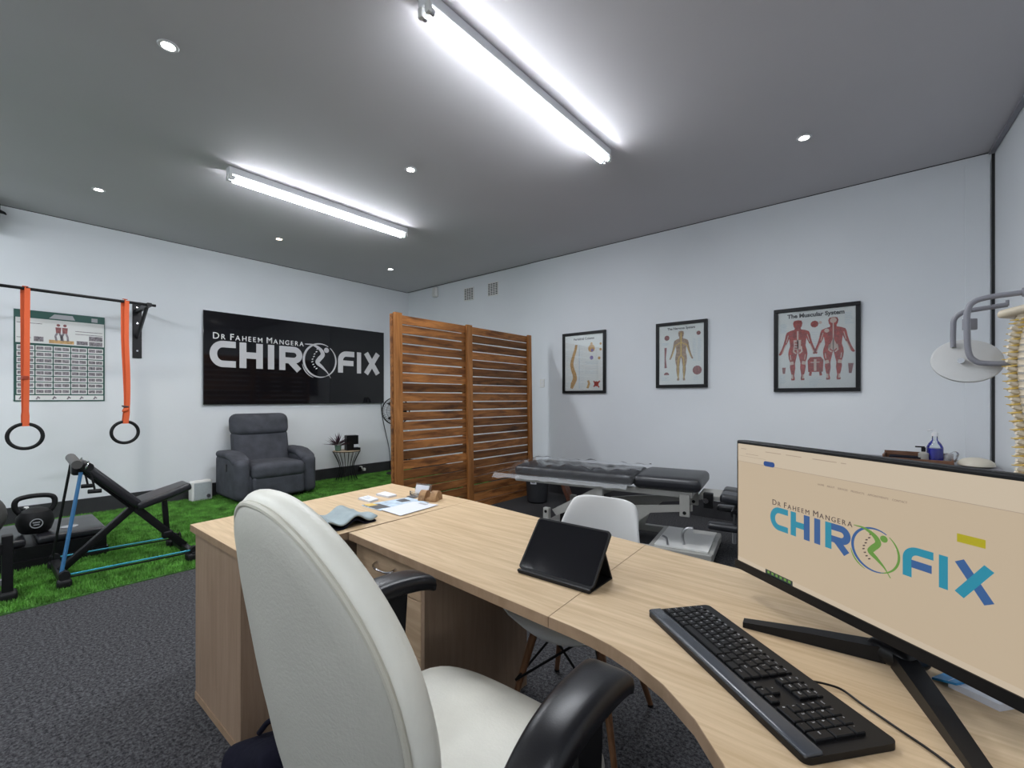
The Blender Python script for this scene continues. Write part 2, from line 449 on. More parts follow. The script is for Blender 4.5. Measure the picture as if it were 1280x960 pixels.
struct('trim_3', MB().b2((0, -.006, H - .005), (X1 - .03, 0, H)), 'dark', 'thin dark shadow strip along the top of the back wall')
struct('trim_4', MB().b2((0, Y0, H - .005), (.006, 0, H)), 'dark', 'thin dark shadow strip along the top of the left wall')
struct('trim_5', MB().b2((X1 - .16, -.014, 0), (X1 - .022, 0, H - .06)), 'wall', 'white boxed-in strip at the right end of the back wall')
def skirting(name, lo, hi, axis):
    mb = MB().b2(lo, hi)
    return struct(name, mb, 'skirt', 'tall charcoal skirting board')
skirting('baseboard_left', (0, Y0, 0), (.02, .0, .185), 0)
bb = MB().b2((.02, .006, 0), (2.843, .028, .185)).b2((2.843, -.02, 0), (X1 - .18, 0, .185)); struct('baseboard_back', bb, 'skirt', 'tall charcoal skirting board')

# artificial turf strip along the left wall
turf = thing('artificial_turf', 'bright green artificial grass mat along the wall under the gym equipment', 'turf', (0, 0, 0))
MB().b2((.02, Y0 + .05, .0), (2.76, -.02, .008)).build('turf_backing', 'turf', turf, 0)
def blades(x0, x1, y0, y1, n, seed):
    rg = np.random.default_rng(seed)
    x = rg.uniform(x0, x1, n); y = rg.uniform(y0, y1, n)
    a = rg.uniform(0, 2 * PI, n); h = rg.uniform(.016, .032, n); wd = rg.uniform(.003, .006, n); ln = rg.uniform(-.012, .012, (n, 2))
    v = np.zeros((n, 3, 3))
    v[:, 0] = np.stack([x - np.cos(a) * wd, y - np.sin(a) * wd, np.full(n, .007)], 1)
    v[:, 1] = np.stack([x + np.cos(a) * wd, y + np.sin(a) * wd, np.full(n, .007)], 1)
    v[:, 2] = np.stack([x + ln[:, 0], y + ln[:, 1], .008 + h], 1)
    me = bpy.data.meshes.new('grass_blades'); me.vertices.add(3 * n); me.vertices.foreach_set('co', v.reshape(-1))
    me.loops.add(3 * n); me.loops.foreach_set('vertex_index', np.arange(3 * n)); me.polygons.add(n)
    me.polygons.foreach_set('loop_start', np.arange(0, 3 * n, 3)); me.polygons.foreach_set('loop_total', np.full(n, 3))
    me.update(calc_edges=True); me.materials.append(M['grass'])
    o = bpy.data.objects.new('grass_blades', me); C.objects.link(o); o.parent = turf; o['kind'] = 'stuff'
    return o
blades(.03, 2.76, -5.3, -.05, 240000, 3)

# ------------------------------------------------------------------ ceiling lights
def half_tube(x, y0, y1, zc, r, a0, a1, n=16):
    """arc of a tube wall along y; angle measured from straight down"""
    vs, fs = [], []
    for y in (y0, y1):
        for i in range(n + 1):
            a = R(a0 + (a1 - a0) * i / n); vs.append((x + r * math.sin(a), y, zc - r * math.cos(a)))
    for i in range(n): fs.append((i, i + 1, n + 2 + i, n + 1 + i))
    return MB().add(vs, fs)
def batten(x, label, y=-2.845):
    t = thing('fluorescent_batten', label, 'light', (x, y, H), 0, 'twin tube ceiling battens')
    Lh = .90
    MB().box((0, 0, -.028), (.075, 2 * Lh, .056), None, .006).build('channel_body', 'whitemetal', t)
    for s in (-1, 1):
        for e in (-1, 1):
            h = MB().box((s * .026, e * (Lh - .012), -.078), (.03, .022, .05), None, .004)
            h.build('lamp_holder', 'white', t)
        tb = half_tube(s * .026, -Lh + .03, Lh - .03, -.088, .0155, -97, 97).build('tube', 'tube', t)
        half_tube(s * .026, -Lh + .03, Lh - .03, -.088, .0155, 97, 263).build('tube_glow_shield', 'whitemetal', tb)  # opaque upper arc added to hold back tube glow on the ceiling
        for e in (-1, 1): MB().cyl((s * .026, e * (Lh - .045), -.088), (s * .026, e * (Lh - .02), -.088), .0163, 14).build('tube_cap', 'steel', tb)
    return t
batten(5.08, 'long glowing twin fluorescent batten on the ceiling above the desk side')
batten(2.55, 'long glowing twin fluorescent batten on the ceiling near the black sign')
for xb, lb in ((6.6, 'added unseen fill batten behind the viewer, nearest the right wall'), (3.95, 'added unseen fill batten behind the viewer, middle of three'), (1.2, 'added unseen fill batten behind the viewer, nearest the gym wall')): batten(xb, lb, -6.6)  # unseen battens, added to throw fill light from behind the camera
def spot(x, y, label, warm=False):
    t = thing('downlight', label, 'light', (x, y, H), 0, 'recessed ceiling downlights')
    MB().lathe([(.028, -.001), (.046, -.004), (.05, -.008), (.046, -.012), (.034, -.012), (.029, -.006)], n=28).build('trim_ring', 'whitemetal', t)
    MB().lathe([(.002, -.0075), (.0285, -.0075), (.0285, -.004), (.002, -.004)], n=24).build('lamp_face', 'spotwarm' if warm else 'spotglow', t)
    d = bpy.data.lights.new('downlight_beam', 'SPOT'); d.energy = SPOT_W * (.5 if warm else 1); d.spot_size = R(100); d.spot_blend = .8; d.shadow_soft_size = .03
    d.color = (1, .78, .55) if warm else (1, .96, .88)
    o = bpy.data.objects.new('downlight_beam', d); C.objects.link(o); o.parent = t; o.location = (0, 0, -.02)
spot(3.77, -4.43, 'bright downlight nearest the top left of the ceiling')
spot(1.2, -4.36, 'small bright downlight above the orange gym straps')
spot(3.69, -2.75, 'bright downlight between the two fluorescent battens')
spot(1.13, -2.73, 'warm orange-tinted downlight above the black sign', True)
spot(1.07, -1.11, 'small bright downlight nearest the far corner of the room')
spot(6.28, -1.185, 'bright downlight above the muscle chart')

# ------------------------------------------------------------------ logo artwork (sign and screen)
def stroke_letters():
    W = .085; D = {}
    def arcp(cx, cy, rx, ry, a0, a1, n=10):
        return [(cx + rx * math.cos(R(a0 + (a1 - a0) * i / n)), cy + ry * math.sin(R(a0 + (a1 - a0) * i / n))) for i in range(n + 1)]
    h = W / 2
    D['C'] = [([(.305, .345 - h), (.16, .345 - h)] + arcp(.155, .1725, .155 - h, .1725 - h, 90, 270, 16) + [(.16, h), (.305, h)], 0)]
    D['H'] = [([(.35 + h, 0), (.35 + h, .345)], 0), ([(.645 - h, 0), (.645 - h, .345)], 1), ([(.35 + W, .175), (.645 - W, .175)], 0)]
    D['I'] = [([(.755, 0), (.755, .345)], 1)]
    D['R'] = [([(.867 + h, 0), (.867 + h, .345)], 0), ([(.867 + W, .345 - h), (1.065, .345 - h)] + arcp(1.07, .2225, .085, .08, 90, -90, 14) + [(1.065, .1425), (.867 + W, .1425)], 1), ([(1.02, .135), (1.15, 0)], 1)]
    D['F'] = [([(1.767 + h, 0), (1.767 + h, .20)] + arcp(1.767 + h + .10, .20, .10, .345 - h - .20, 180, 90, 8) + [(2.05, .345 - h)], 0), ([(1.767 + W, .155), (2.035, .155)], 1)]
    D['I2'] = [([(2.095 + .04, 0), (2.095 + .04, .345)], 0)]
    D['X'] = [([(2.265, .345), (2.49, 0)], 1), ([(2.49, .345), (2.265, 0)], 0)]
    return D, W
def logo(m, k, parent, colA, colB, ringA, ringB, figm, textm, th, small_text_bold=0.0, ky=1.0):
    """m places flat artwork (x right, y up, z out); k scales logo units (letter height .345)"""
    D, W = stroke_letters(); S = m @ Matrix.Diagonal((k, k * ky, k, 1))
    for ch, strokes in D.items():
        bs = {0: MB(), 1: MB()}
        for i, (pts, c) in enumerate(strokes):
            bs[c].strip(pts, .075 if ch == 'I2' else W, 0, (th + i * .0004 / 1) / k, S)
        first = None
        for c, b in bs.items():
            if b.v:
                o = b.build('letter' if first is None else 'letter_stroke', (colA, colB)[c], parent if first is None else first, 30); first = first or o
    cx, cy, r = 1.475, .17, .255
    b = MB(); n = 40
    pts = circ(cx, cy, r, n, 60, 292); b.strip(pts, [.010 + .022 * math.sin(PI * i / n) for i in range(n + 1)], 0, th / k, S)
    b.build('logo_ring', ringA, parent, 30)
    b = MB()
    pts = circ(cx, cy, r, n, -75, 52); b.strip(pts, [.008 + .016 * math.sin(PI * i / n) for i in range(n + 1)], 0, th / k, S)
    pts = circ(cx - .02, cy - .02, r + .005, 24, 190, 250); b.strip(pts, [.004 + .012 * math.sin(PI * i / 24) for i in range(25)], 0, th / k, S)
    b.build('logo_ring', ringB, parent, 30)
    b = MB(); fp = bez([(1.235, .405), (1.36, .40), (1.47, .345), (1.515, .265), (1.455, .185), (1.43, .135), (1.50, .075), (1.58, 0), (1.645, -.095)], 40)
    kk = len(fp); wd = [.006 + .062 * math.sin(PI * min(1, i / (kk - 1) * 1.05)) ** 1.3 for i in range(kk)]
    b.strip([(p[0], p[1]) for p in [Vector((q[0], q[1])) for q in fp]], wd, 0, (th + .0006) / k, S)
    b.prism(circ(1.575, .335, .04, 20), 0, th / k, S)
    b.build('logo_figure', figm, parent, 30)
    b = MB()
    for i, (x, y) in enumerate([(1.43, .345), (1.415, .30), (1.385, .265), (1.375, .225), (1.355, .185), (1.35, .145), (1.365, .105), (1.385, .07), (1.415, .045)]):
        b.strip([(x - .012, y - .006), (x + .012, y + .006)], .014, 0, th / k, S)
    b.build('logo_vertebrae', textm, parent, 0)
    x = .03; adv = []; tmp = MB()
    for word in ('DR', 'FAHEEM', 'MANGERA'):
        for i, chh in enumerate(word): adv.append(text_mesh(chh, .118 if i == 0 else .094, Matrix(), tmp, 0) )
    fit = (1.205 - .05 * 2 - .018 * 13) / sum(adv); q = 0
    for word in ('DR', 'FAHEEM', 'MANGERA'):
        b = MB()
        for i, chh in enumerate(word):
            text_mesh(chh, .118 if i == 0 else .094, S @ Matrix.Translation((x, .366, 0)), b, th / k, xs=fit, bold=small_text_bold)
            x += adv[q] * fit + .018; q += 1
        b.build('name_lettering', textm, parent, 0); x += .032
    b = MB(); b.strip([(1.24, .402), (1.33, .398)], .006, 0, th / k, S); b.build('logo_tail', textm, parent, 0)

# ------------------------------------------------------------------ big black sign
sg = thing('wall_sign', 'large glossy black panel sign with silver clinic name lettering', 'sign', (0, -1.863, 1.2))
MB().box((.032, 0, .605), (.02, 2.68, 1.21), None, .002).build('panel', 'blackgloss', sg)
for yy in (-1.15, 1.15): MB().box((.011, yy, .605), (.022, .06, .9)).build('standoff_rail', 'steel', sg)
logo(basis((.0422, -3.135 + 1.863, 1.69 - 1.2), (0, 1, 0), (0, 0, 1)), 1.0, sg, 'signsilver', 'signsilver', 'signsilver', 'signsilver', 'signsilver', 'signwhite', .003, .0006)
# cable hanging from the sign
cb = MB().tube(bez([(.012, -.56, 1.21), (.012, -.54, 1.0), (.012, -.47, .7), (.013, -.40, .42), (.03, -.385, .2), (.04, -.38, .02), (.14, -.30, .022)], 40), .006, 6)
tag(cb.build('power_cable', 'black'), 'thin black cable hanging from the sign down the wall', 'cable')

# ------------------------------------------------------------------ wall exercise chart
ct = thing('exercise_chart', 'green bordered wall chart with a grid of small exercise photos', 'poster', (.002, -4.835, 1.25))
PW, PH = .69, .935
mC = basis((.0, 0, 0), (0, 1, 0), (0, 0, 1))
MB().prism([(0, 0), (PW, 0), (PW, PH), (0, PH)], 0, .004, mC).build('sheet', 'green_print', ct, 0)
z = .0042
b = MB(); b.prism([(.012, .60), (PW - .006, .60), (PW - .006, .855), (.012, .855)], z, z + .0006, mC); b.build('header_print', 'poster', ct, 0); b = MB()
b.prism([(.012, .012), (PW - .012, .012), (PW - .012, .062), (.012, .062)], z, z + .0006, mC)
b.build('footer_print', 'poster', ct, 0)
b = MB(); ph = MB()
for i in range(5):
    for j in range(8):
        x0 = .02 + i * .133; y0 = .075 + j * .064
        b.prism([(x0, y0), (x0 + .124, y0), (x0 + .124, y0 + .054), (x0, y0 + .054)], z, z + .0006, mC)
        for q in (0, 1):
            xa = x0 + .006 + q * .058
            ph.prism([(xa, y0 + .012), (xa + .052, y0 + .012), (xa + .052, y0 + .044), (xa, y0 + .044)], z + .0007, z + .0012, mC)
b.build('chart_cells', 'poster', ct, 0)['kind'] = 'stuff'; ph.build('exercise_photos', 'photo', ct, 0)['kind'] = 'stuff'
b = MB()
b.prism([(.25, .61), (.44, .61), (.44, .645), (.25, .645)], z + .0007, z + .0012, mC); b.build('bench_print', 'tan', ct, 0)
b = MB()
for fx in (.32, .37):
    b.prism([(fx - .018, .72), (fx + .018, .72), (fx + .022, .78), (fx - .022, .78)], z + .0013, z + .0018, mC)
    b.prism(circ(fx, .803, .014, 12), z + .0013, z + .0018, mC)
b.build('figure_print', 'maroon', ct, 0)
b = MB()
for fx in (.32, .37):
    b.strip([(fx - .01, .72), (fx - .022, .685), (fx - .014, .64)], .016, z + .0013, z + .0018, mC)
    b.strip([(fx + .01, .72), (fx + .02, .685), (fx + .024, .64)], .016, z + .0013, z + .0018, mC)
for xa, ya, wa, ha in ((.14, .62, .07, .05), (.46, .61, .09, .04), (.56, .66, .11, .05), (.56, .605, .11, .045), (.02, .65, .10, .006), (.45, .72, .22, .006), (.45, .75, .22, .006), (.02, .80, .18, .006)):
    b.prism([(xa, ya), (xa + wa, ya), (xa + wa, ya + ha), (xa, ya + ha)], z + .0007, z + .0012, mC)
for xa in (.05, .17, .29, .40, .50, .61):
    b.strip([(xa - .012, .02), (xa, .045), (xa + .014, .03)], .012, z + .0007, z + .0012, mC)
b.build('figure_print', 'photo', ct, 0)
b = MB(); b.prism([(.25, .868), (.45, .868), (.43, .915), (.29, .915)], z, z + .0006, mC); b.prism([(.58, .868), (.63, .868), (.63, .91), (.58, .91)], z, z + .0006, mC); b.build('title_print', 'print_grey', ct, 0)

# ------------------------------------------------------------------ pull-up bar, straps and rings
pb = thing('pull_up_bar', 'black wall-mounted pull-up bar on a triangular steel bracket', 'exercise bar', (.002, -3.86, 1.755))
MB().cyl((.55, -1.55, .56), (.55, .06, .545), .0145, 14).build('bar', 'blackmetal', pb)
for yb in (0, -1.45):
    br = MB().box((.006, yb, .31), (.012, .085, .63), None, .002).build('wall_plate', 'blackmetal', pb)
    MB().box((.29, yb, .545), (.58, .04, .04), None, .003).build('bracket_arm', 'blackmetal', pb)
    MB().tube([(.035, yb, .24), (.46, yb, .535)], .018, 4).build('diagonal_brace', 'blackmetal', pb)
    bo = MB()
    for zz in (.08, .40, .58): bo.cyl((.012, yb, zz), (.018, yb, zz), .011, 10)
    bo.build('bolts', 'chrome', br)
def gym_ring(y, z, label, rz, knot, r=.115):
    t = thing('gymnastic_ring', label, 'gym ring', (.55, y, z), 0, 'gym rings hanging from the pull-up bar')
    pts = [(r * math.cos(2 * PI * i / 40), r * math.sin(2 * PI * i / 40)) for i in range(40)]
    MB().tube([(p[0] * math.sin(rz), p[0] * math.cos(rz), p[1]) for p in pts], .0155, 12, closed=True).build('ring', 'rubber', t)
    s = MB(); ztop = 2.312 - z
    for e, yo in ((-.016, -.006), (.016, .006)):
        path = bez([(e, yo * 2.2, ztop), (e, yo * 1.8, ztop * .7), (e * .9, yo * 1.6 + (.012 if knot else 0), ztop * .45), (e * .5, yo + (.016 if knot else 0), ztop * .2 if not knot else .30), (e * 1.0, yo * .5, r - .02)], 20)
        vs = []; fs = []
        for i, p in enumerate(path):
            wdt = .019 + (.004 if i > 16 else 0)
            vs += [(p[0], p[1] - wdt, p[2]), (p[0], p[1] + wdt, p[2]), (p[0] + .003, p[1] + wdt, p[2]), (p[0] + .003, p[1] - wdt, p[2])]
        k = len(path)
        for i in range(k - 1):
            for j in range(4): fs.append((4 * i + j, 4 * i + (j + 1) % 4, 4 * i + 4 + (j + 1) % 4, 4 * i + 4 + j))
        s.add(vs, fs)
    s.tube([(.02 * math.cos(a), 0, ztop - .002 + .02 * math.sin(a)) for a in [PI * i / 8 for i in range(9)]], .004, 6)
    # broad webbing over the bar and under the ring
    s.box((0, 0, ztop + .017), (.036, .040, .004)); s.box((0, 0, r - .0175), (.036, .046, .004))
    st = s.build('strap', 'orange', t)
    if knot:
        MB().rbox((0, .004, .235), (.05, .052, .05), .02, 2, lambda x, y, z: (x, y + .3 * z, z)).build('strap_knot', 'orange', t)
        MB().box((0, .002, .275), (.046, .05, .012), (0, .2, .1), .002).build('buckle', 'print_dark', t)
    else:
        MB().box((0, -.002, .55), (.046, .046, .035), (0, .1, .1), .004).build('buckle', mat('dark_orange_buckle', (.35, .05, .02), .5), t)
    return t
gym_ring(-4.785, .925, 'black gym ring on a straight orange strap over the exercise chart', R(8), False)
gym_ring(-4.062, .922, 'black gym ring on a knotted orange strap beside the bar bracket', R(-4), True, .112)
# black speaker near the ceiling
spk = thing('wall_speaker', 'small black wall speaker at the ceiling edge in the top left corner', 'speaker', (0, -4.98, 2.96))
MB().rbox((.13, -.04, .10), (.15, .17, .24), .02, 2, None, (0, .25, .1)).build('cabinet', 'black', spk)
MB().box((.03, -.04, .1), (.06, .03, .03)).build('bracket', 'blackmetal', spk)
MB().tube([(.20, .04, .12), (.24, .075, .10), (.255, .085, .085)], [.02, .012, .006], 8).build('swivel_knob', 'black', spk)

# ------------------------------------------------------------------ recliner
rc = thing('recliner_armchair', 'dark slate fabric recliner armchair against the sign wall', 'armchair', (.48, -2.62, .012), 0)
MB().rbox((.02, 0, .19), (.70, .86, .30), .05, 4).build('base', 'recl', rc)
MB().rbox((.385, 0, .185), (.09, .62, .27), .04, 4).build('footrest_panel', 'recl', rc)
MB().rbox((.12, 0, .37), (.66, .64, .19), .07, 5, lambda x, y, z: (x, y, z + (.015 * math.cos(y / .32 * PI / 2) if z > 0 else 0))).build('seat_cushion', 'recl', rc)
def lean(x, y, z): return (x - .16 * (z + .3), y, z)
MB().rbox((-.17, 0, .60), (.20, .68, .48), .06, 5, lambda x, y, z: (x - .18 * z + (.02 * math.cos(y / .34 * PI / 2) if x > 0 else 0), y * (1 - .03 * z), z)).build('lower_back_cushion', 'recl', rc)
MB().rbox((-.215, 0, .925), (.25, .70, .285), .09, 5, lambda x, y, z: (x - .12 * z + (.025 * math.cos(y / .34 * PI / 2) if x > 0 else 0), y, z)).build('headrest_cushion', 'recl', rc)
for s in (-1, 1):
    ar = MB().rbox((.03, s * .405, .30), (.74, .17, .53), .07, 5, lambda x, y, z: (x, y, z - (.05 * max(0, x) / .4 if z > .1 else 0) + (.0 if z > 0 else 0))).build('armrest', 'recl', rc)
    MB().rbox((.02, s * .40, .565), (.62, .20, .085), .04, 4, lambda x, y, z: (x, y, z - .10 * max(0, x - .05) ** 1.5 / .16)).build('arm_pad', 'recl', ar)
lv = MB().box((.08, -.492, .42), (.035, .012, .09), None, .004); lv.build('recline_lever', 'black', rc)
for sx in (-.25, .3):
    for sy in (-.33, .33): MB().cyl((sx, sy, 0), (sx, sy, .06), .025, 10).build('foot', 'black', rc)

# white box beside recliner
hb = thing('portable_speaker', 'small white box speaker with pale grille on the turf beside the recliner', 'speaker', (.17, -3.27, .012), R(8))
MB().rbox((0, 0, .125), (.11, .23, .25), .02, 3).build('cabinet', 'white', hb)
MB().box((.056, 0, .125), (.006, .19, .205), None, .002).build('grille', mat('pale_grille', (.42, .46, .48), .6, var=.2, scale=180), hb)
MB().lathe([(.001, 0), (.022, 0), (.022, .004), (.001, .004)], n=16, mtx=basis((.059, .065, .055), (0, 1, 0), (0, 0, 1))).build('emblem', 'print_dark', hb)

# ------------------------------------------------------------------ wire side table with plant and black box
st = thing('wire_side_table', 'round side table with hourglass black wire base beside recliner', 'table', (.30, -1.37, .012))
MB().lathe([(.002, .45), (.2, .45), (.2, .466), (.002, .466)], n=32).build('tabletop', 'tabletopw', st)
MB().tube([(.203 * math.cos(a), .203 * math.sin(a), .455) for a in [2 * PI * i / 36 for i in range(36)]], .005, 6, closed=True).build('top_hoop', 'blackmetal', st)
MB().tube([(.17 * math.cos(a), .17 * math.sin(a), .005) for a in [2 * PI * i / 32 for i in range(32)]], .005, 6, closed=True).build('base_hoop', 'blackmetal', st)
for i in range(18):
    a = 2 * PI * i / 18; ca, sa = math.cos(a), math.sin(a)
    pr = [(.20, .45), (.155, .36), (.115, .27), (.10, .2), (.115, .12), (.165, .006)]
    MB().tube([(r * ca, r * sa, zz) for r, zz in pr], .0035, 5).build('wire', 'blackmetal', st)
pl = thing('potted_plant', 'small plum leaved plant in a green glass pot on the wire table', 'plant', (.28, -1.50, .478))
MB().lathe([(.03, 0), (.042, .01), (.046, .05), (.05, .085), (.044, .085), (.04, .05), (.03, .07)], n=20).build('pot', 'potgreen', pl)
lf = MB()
for i in range(90):
    a = random.uniform(0, 2 * PI); el = random.uniform(.1, 1.5); ln = random.uniform(.11, .22)
    d = Vector((math.cos(a) * math.cos(el), math.sin(a) * math.cos(el), math.sin(el) * .9)); b0 = Vector((0, 0, .08)) + d * .02
    sd = d.cross(Vector((0, 0, 1))).normalized() * .007
    tip = b0 + d * ln; mid = b0 + d * ln * .5 + Vector((0, 0, .006))
    lf.add([b0, mid + sd, tip, mid - sd], [(0, 1, 2, 3)])
lo = lf.build('leaves', 'plant', pl, 0); lo['kind'] = 'stuff'
bx = thing('black_display_box', 'black box with a small white label on the wire table', 'box', (.32, -1.30, .478), R(-12))
MB().box((0, 0, .115), (.12, .18, .23), None, .005).build('body', 'black', bx)
MB().box((.0615, .055, .07), (.003, .075, .045)).build('white_label', 'paper', bx)
MB().box((.075, .06, .02), (.04, .1, .04), None, .004).build('front_tray', 'black', bx)
# sockets on skirting
for y, zz, lb in ((-.94, .12, 'white double plug socket with adapters on skirting beside the wire table'), (-4.72, .14, 'small white plug socket on skirting behind the kettlebell')):
    so = thing('plug_socket', lb, 'socket', (.02, y, zz), 0, 'sockets on the skirting')
    MB().box((.006, 0, 0), (.012, .14, .085), None, .003).build('cover_plate', 'skirt', so)
    MB().box((.03, .03, -.015), (.05, .035, .045), None, .006).build('adapter', 'white', so)
    MB().box((.03, -.03, .02), (.05, .035, .045), None, .006).build('adapter', 'white', so)
    MB().box((.035, -.05, 0), (.06, .03, .07), None, .006).build('plug', 'black', so)
# pedestal fan in the far corner behind the partition
fn = thing('pedestal_fan', 'black pedestal fan standing in the far corner behind the slatted partition', 'fan', (.40, -.50, .012), R(40))
MB().lathe([(.002, 0), (.19, 0), (.18, .025), (.05, .05), (.002, .05)], n=28).build('base', 'black', fn)
MB().cyl((0, 0, .04), (0, 0, 1.0), .014, 12).build('pole', 'black', fn)
mF = basis((0, -.09, 1.06), (1, 0, 0), (0, 0, 1))
MB().lathe([(.05, -.11), (.06, -.10), (.06, 0), (.03, .02), (.002, .02)], n=18, mtx=mF).build('motor', 'black', fn)
g = MB()
for r_, zz in ((.225, .0), (.225, .05), (.07, .07), (.14, .065), (.19, .055)):
    g.tube([mF @ Vector((r_ * math.cos(a), r_ * math.sin(a), zz)) for a in [2 * PI * i / 40 for i in range(40)]], .006 if r_ > .22 else .0025, 6, closed=True)
for i in range(36):
    a = 2 * PI * i / 36; g.tube([mF @ Vector((r_ * math.cos(a), r_ * math.sin(a), zz)) for r_, zz in ((.03, .07), (.14, .066), (.2, .05), (.225, .02), (.2, -.03), (.05, -.05))], .0018, 4)
g.build('guard', 'black', fn)
for i in range(3):
    a0 = 2 * PI * i / 3; v = []; f = []
    for j in range(6):
        r_ = .03 + .16 * j / 5
        for q in (-1, 1):
            a = a0 + q * (.35 + .05 * j) / 2 * 1.2; v.append(mF @ Vector((r_ * math.cos(a), r_ * math.sin(a), .02 + q * .018)))
    for j in range(5): f.append((2 * j, 2 * j + 1, 2 * j + 3, 2 * j + 2))
    MB().add(v, f).build('blade', 'black', fn)

# ------------------------------------------------------------------ slatted timber partition
pt = thing('slatted_partition', 'tall reclaimed timber partition of horizontal slats between two rooms areas', 'partition', (3.1, -2.50, 0), 0, None, (0, R(-.9), 0))
pt['label'] = 'tall reclaimed timber partition with horizontal slats and three posts'
PWD, PHT = 2.15, 2.1
for i, yy in enumerate((.045, 1.01, PWD - .03)):
    wd = (.09, .085, .065)[i]
    MB().box((.032, yy, PHT / 2 + (.004 if i else .012)), (.03, wd, PHT + (.0, .012, .014)[i]), None, .003).build('post', 'post', pt)
for yy in (.0, PWD - .005): MB().box((-.002, yy + (.006 if yy == 0 else -.01), PHT / 2), (.036, .032, PHT), None, .003).build('end_board', 'pallet', pt)
MB().box((-.034, 1.01, PHT / 2), (.03, .08, PHT - .02), None, .003).build('rear_post', 'post', pt)
for bay, (ya, yb) in enumerate(((.03, 1.005), (1.015, PWD - .02))):
    n = 22; pitch = PHT / n
    for i in range(n):
        low = i < 7
        g_ = .004 + random.uniform(0, .004) if low and i % 3 else .0125 + random.uniform(-.003, .003)
        h = pitch - g_; tl = random.uniform(-.004, .004)
        s = MB().box((0, 0, 0), (.019 + random.uniform(-.003, .003), yb - ya, h), None, .0025)
        s.build('slat', 'pallet', pt, 40, (.004 + random.uniform(-.002, .003), (ya + yb) / 2, PHT - pitch * (n - 1 - i) - h / 2 - .001), (tl * .8, 0, 0))

# ------------------------------------------------------------------ back wall fittings
def vent(x, label):
    t = thing('wall_vent', label, 'vent', (x, .028, 2.95), 0, 'air bricks high on the back wall')
    MB().box((0, -.005, 0), (.215, .01, .205), None, .002).build('plate', 'white', t)
    for i in range(4):
        for j in range(7):
            pass
    d = MB()
    for i in range(4):
        for j in range(7): d.box((-.075 + i * .05, -.0105, -.078 + j * .026), (.034, .004, .013))
    o = d.build('slots', 'dark', t, 0); o['kind'] = 'stuff'
vent(1.57, 'slotted white air vent high on the wall nearer the far corner')
vent(2.09, 'slotted white air vent high on the wall above the partition middle')
sn = thing('motion_sensor', 'small white motion sensor under the ceiling near the far corner', 'sensor', (.785, .028, 3.0))
MB().rbox((0, -.035, .09), (.11, .07, .17), .025, 3).build('housing', 'white', sn)
MB().rbox((0, -.068, .06), (.08, .02, .07), .009, 2).build('lens', 'tape', sn)
sw = thing('light_switch', 'white light switch plate on the wall beside the partition', 'switch', (3.04, 0, 1.49))
MB().box((0, -.005, 0), (.075, .01, .115), None, .003).build('plate', 'white', sw)
for zz in (-.02, .02): MB().box((0, -.012, zz), (.02, .008, .03), None, .002).build('rocker', 'whitemetal', sw)

# ------------------------------------------------------------------ framed charts
def frame(x0, x1, z0, z1, label, fw=.035):
    t = thing('framed_chart', label, 'framed chart', ((x0 + x1) / 2, 0, z0), 0, 'framed anatomy charts')
    W, Hh = x1 - x0, z1 - z0
    for c, d in (((0, -.016, fw / 2), (W, .032, fw)), ((0, -.016, Hh - fw / 2), (W, .032, fw))):
        MB().box(c, d, None, .003).build('frame_rail', 'black', t)
    for s in (-1, 1): MB().box((s * (W / 2 - fw / 2), -.016, Hh / 2), (fw, .032, Hh - 2 * fw), None, .003).build('frame_rail', 'black', t)
    MB().box((0, -.008, Hh / 2), (W - fw, .012, Hh - fw)).build('chart_sheet', 'poster', t, 0)
    MB().box((0, -.022, Hh / 2), (W - fw, .002, Hh - fw)).build('glass_pane', 'glass', t, 0)
    w2, h2 = W - 2 * fw, Hh - 2 * fw
    return t, basis((-w2 / 2, -.0145, fw), (1, 0, 0), (0, 0, 1)), w2, h2
def lines(b, m, x0, x1, y0, y1, n, th=.002):
    for i in range(n):
        y = y0 + (y1 - y0) * i / max(1, n - 1); e = random.uniform(.6, 1)
        b.prism([(x0, y), (x0 + (x1 - x0) * e, y), (x0 + (x1 - x0) * e, y + th), (x0, y + th)], 0, .0006, m)
BODY = [(0, 1.0), (.045, .99), (.058, .95), (.05, .90), (.036, .87), (.04, .845), (.09, .83), (.135, .805), (.15, .76), (.16, .69), (.18, .60), (.205, .52), (.225, .47), (.24, .44), (.225, .425), (.205, .435), (.19, .47), (.165, .53), (.14, .60), (.118, .66), (.108, .70), (.10, .64), (.095, .57), (.112, .50), (.118, .44), (.11, .36), (.092, .29), (.097, .22), (.085, .13), (.07, .06), (.082, .025), (.08, 0), (.04, 0), (.036, .03), (.044, .08), (.03, .2), (.034, .28), (.02, .36), (.004, .455)]
def body(b, m, cx, y0, h, z0=0, z1=.0008, kx=1.0):
    pts = [(cx + x * h * kx, y0 + y * h) for x, y in BODY] + [(cx - x * h * kx, y0 + y * h) for x, y in BODY[::-1][:-1]]
    b.prism(pts, z0, z1, m)
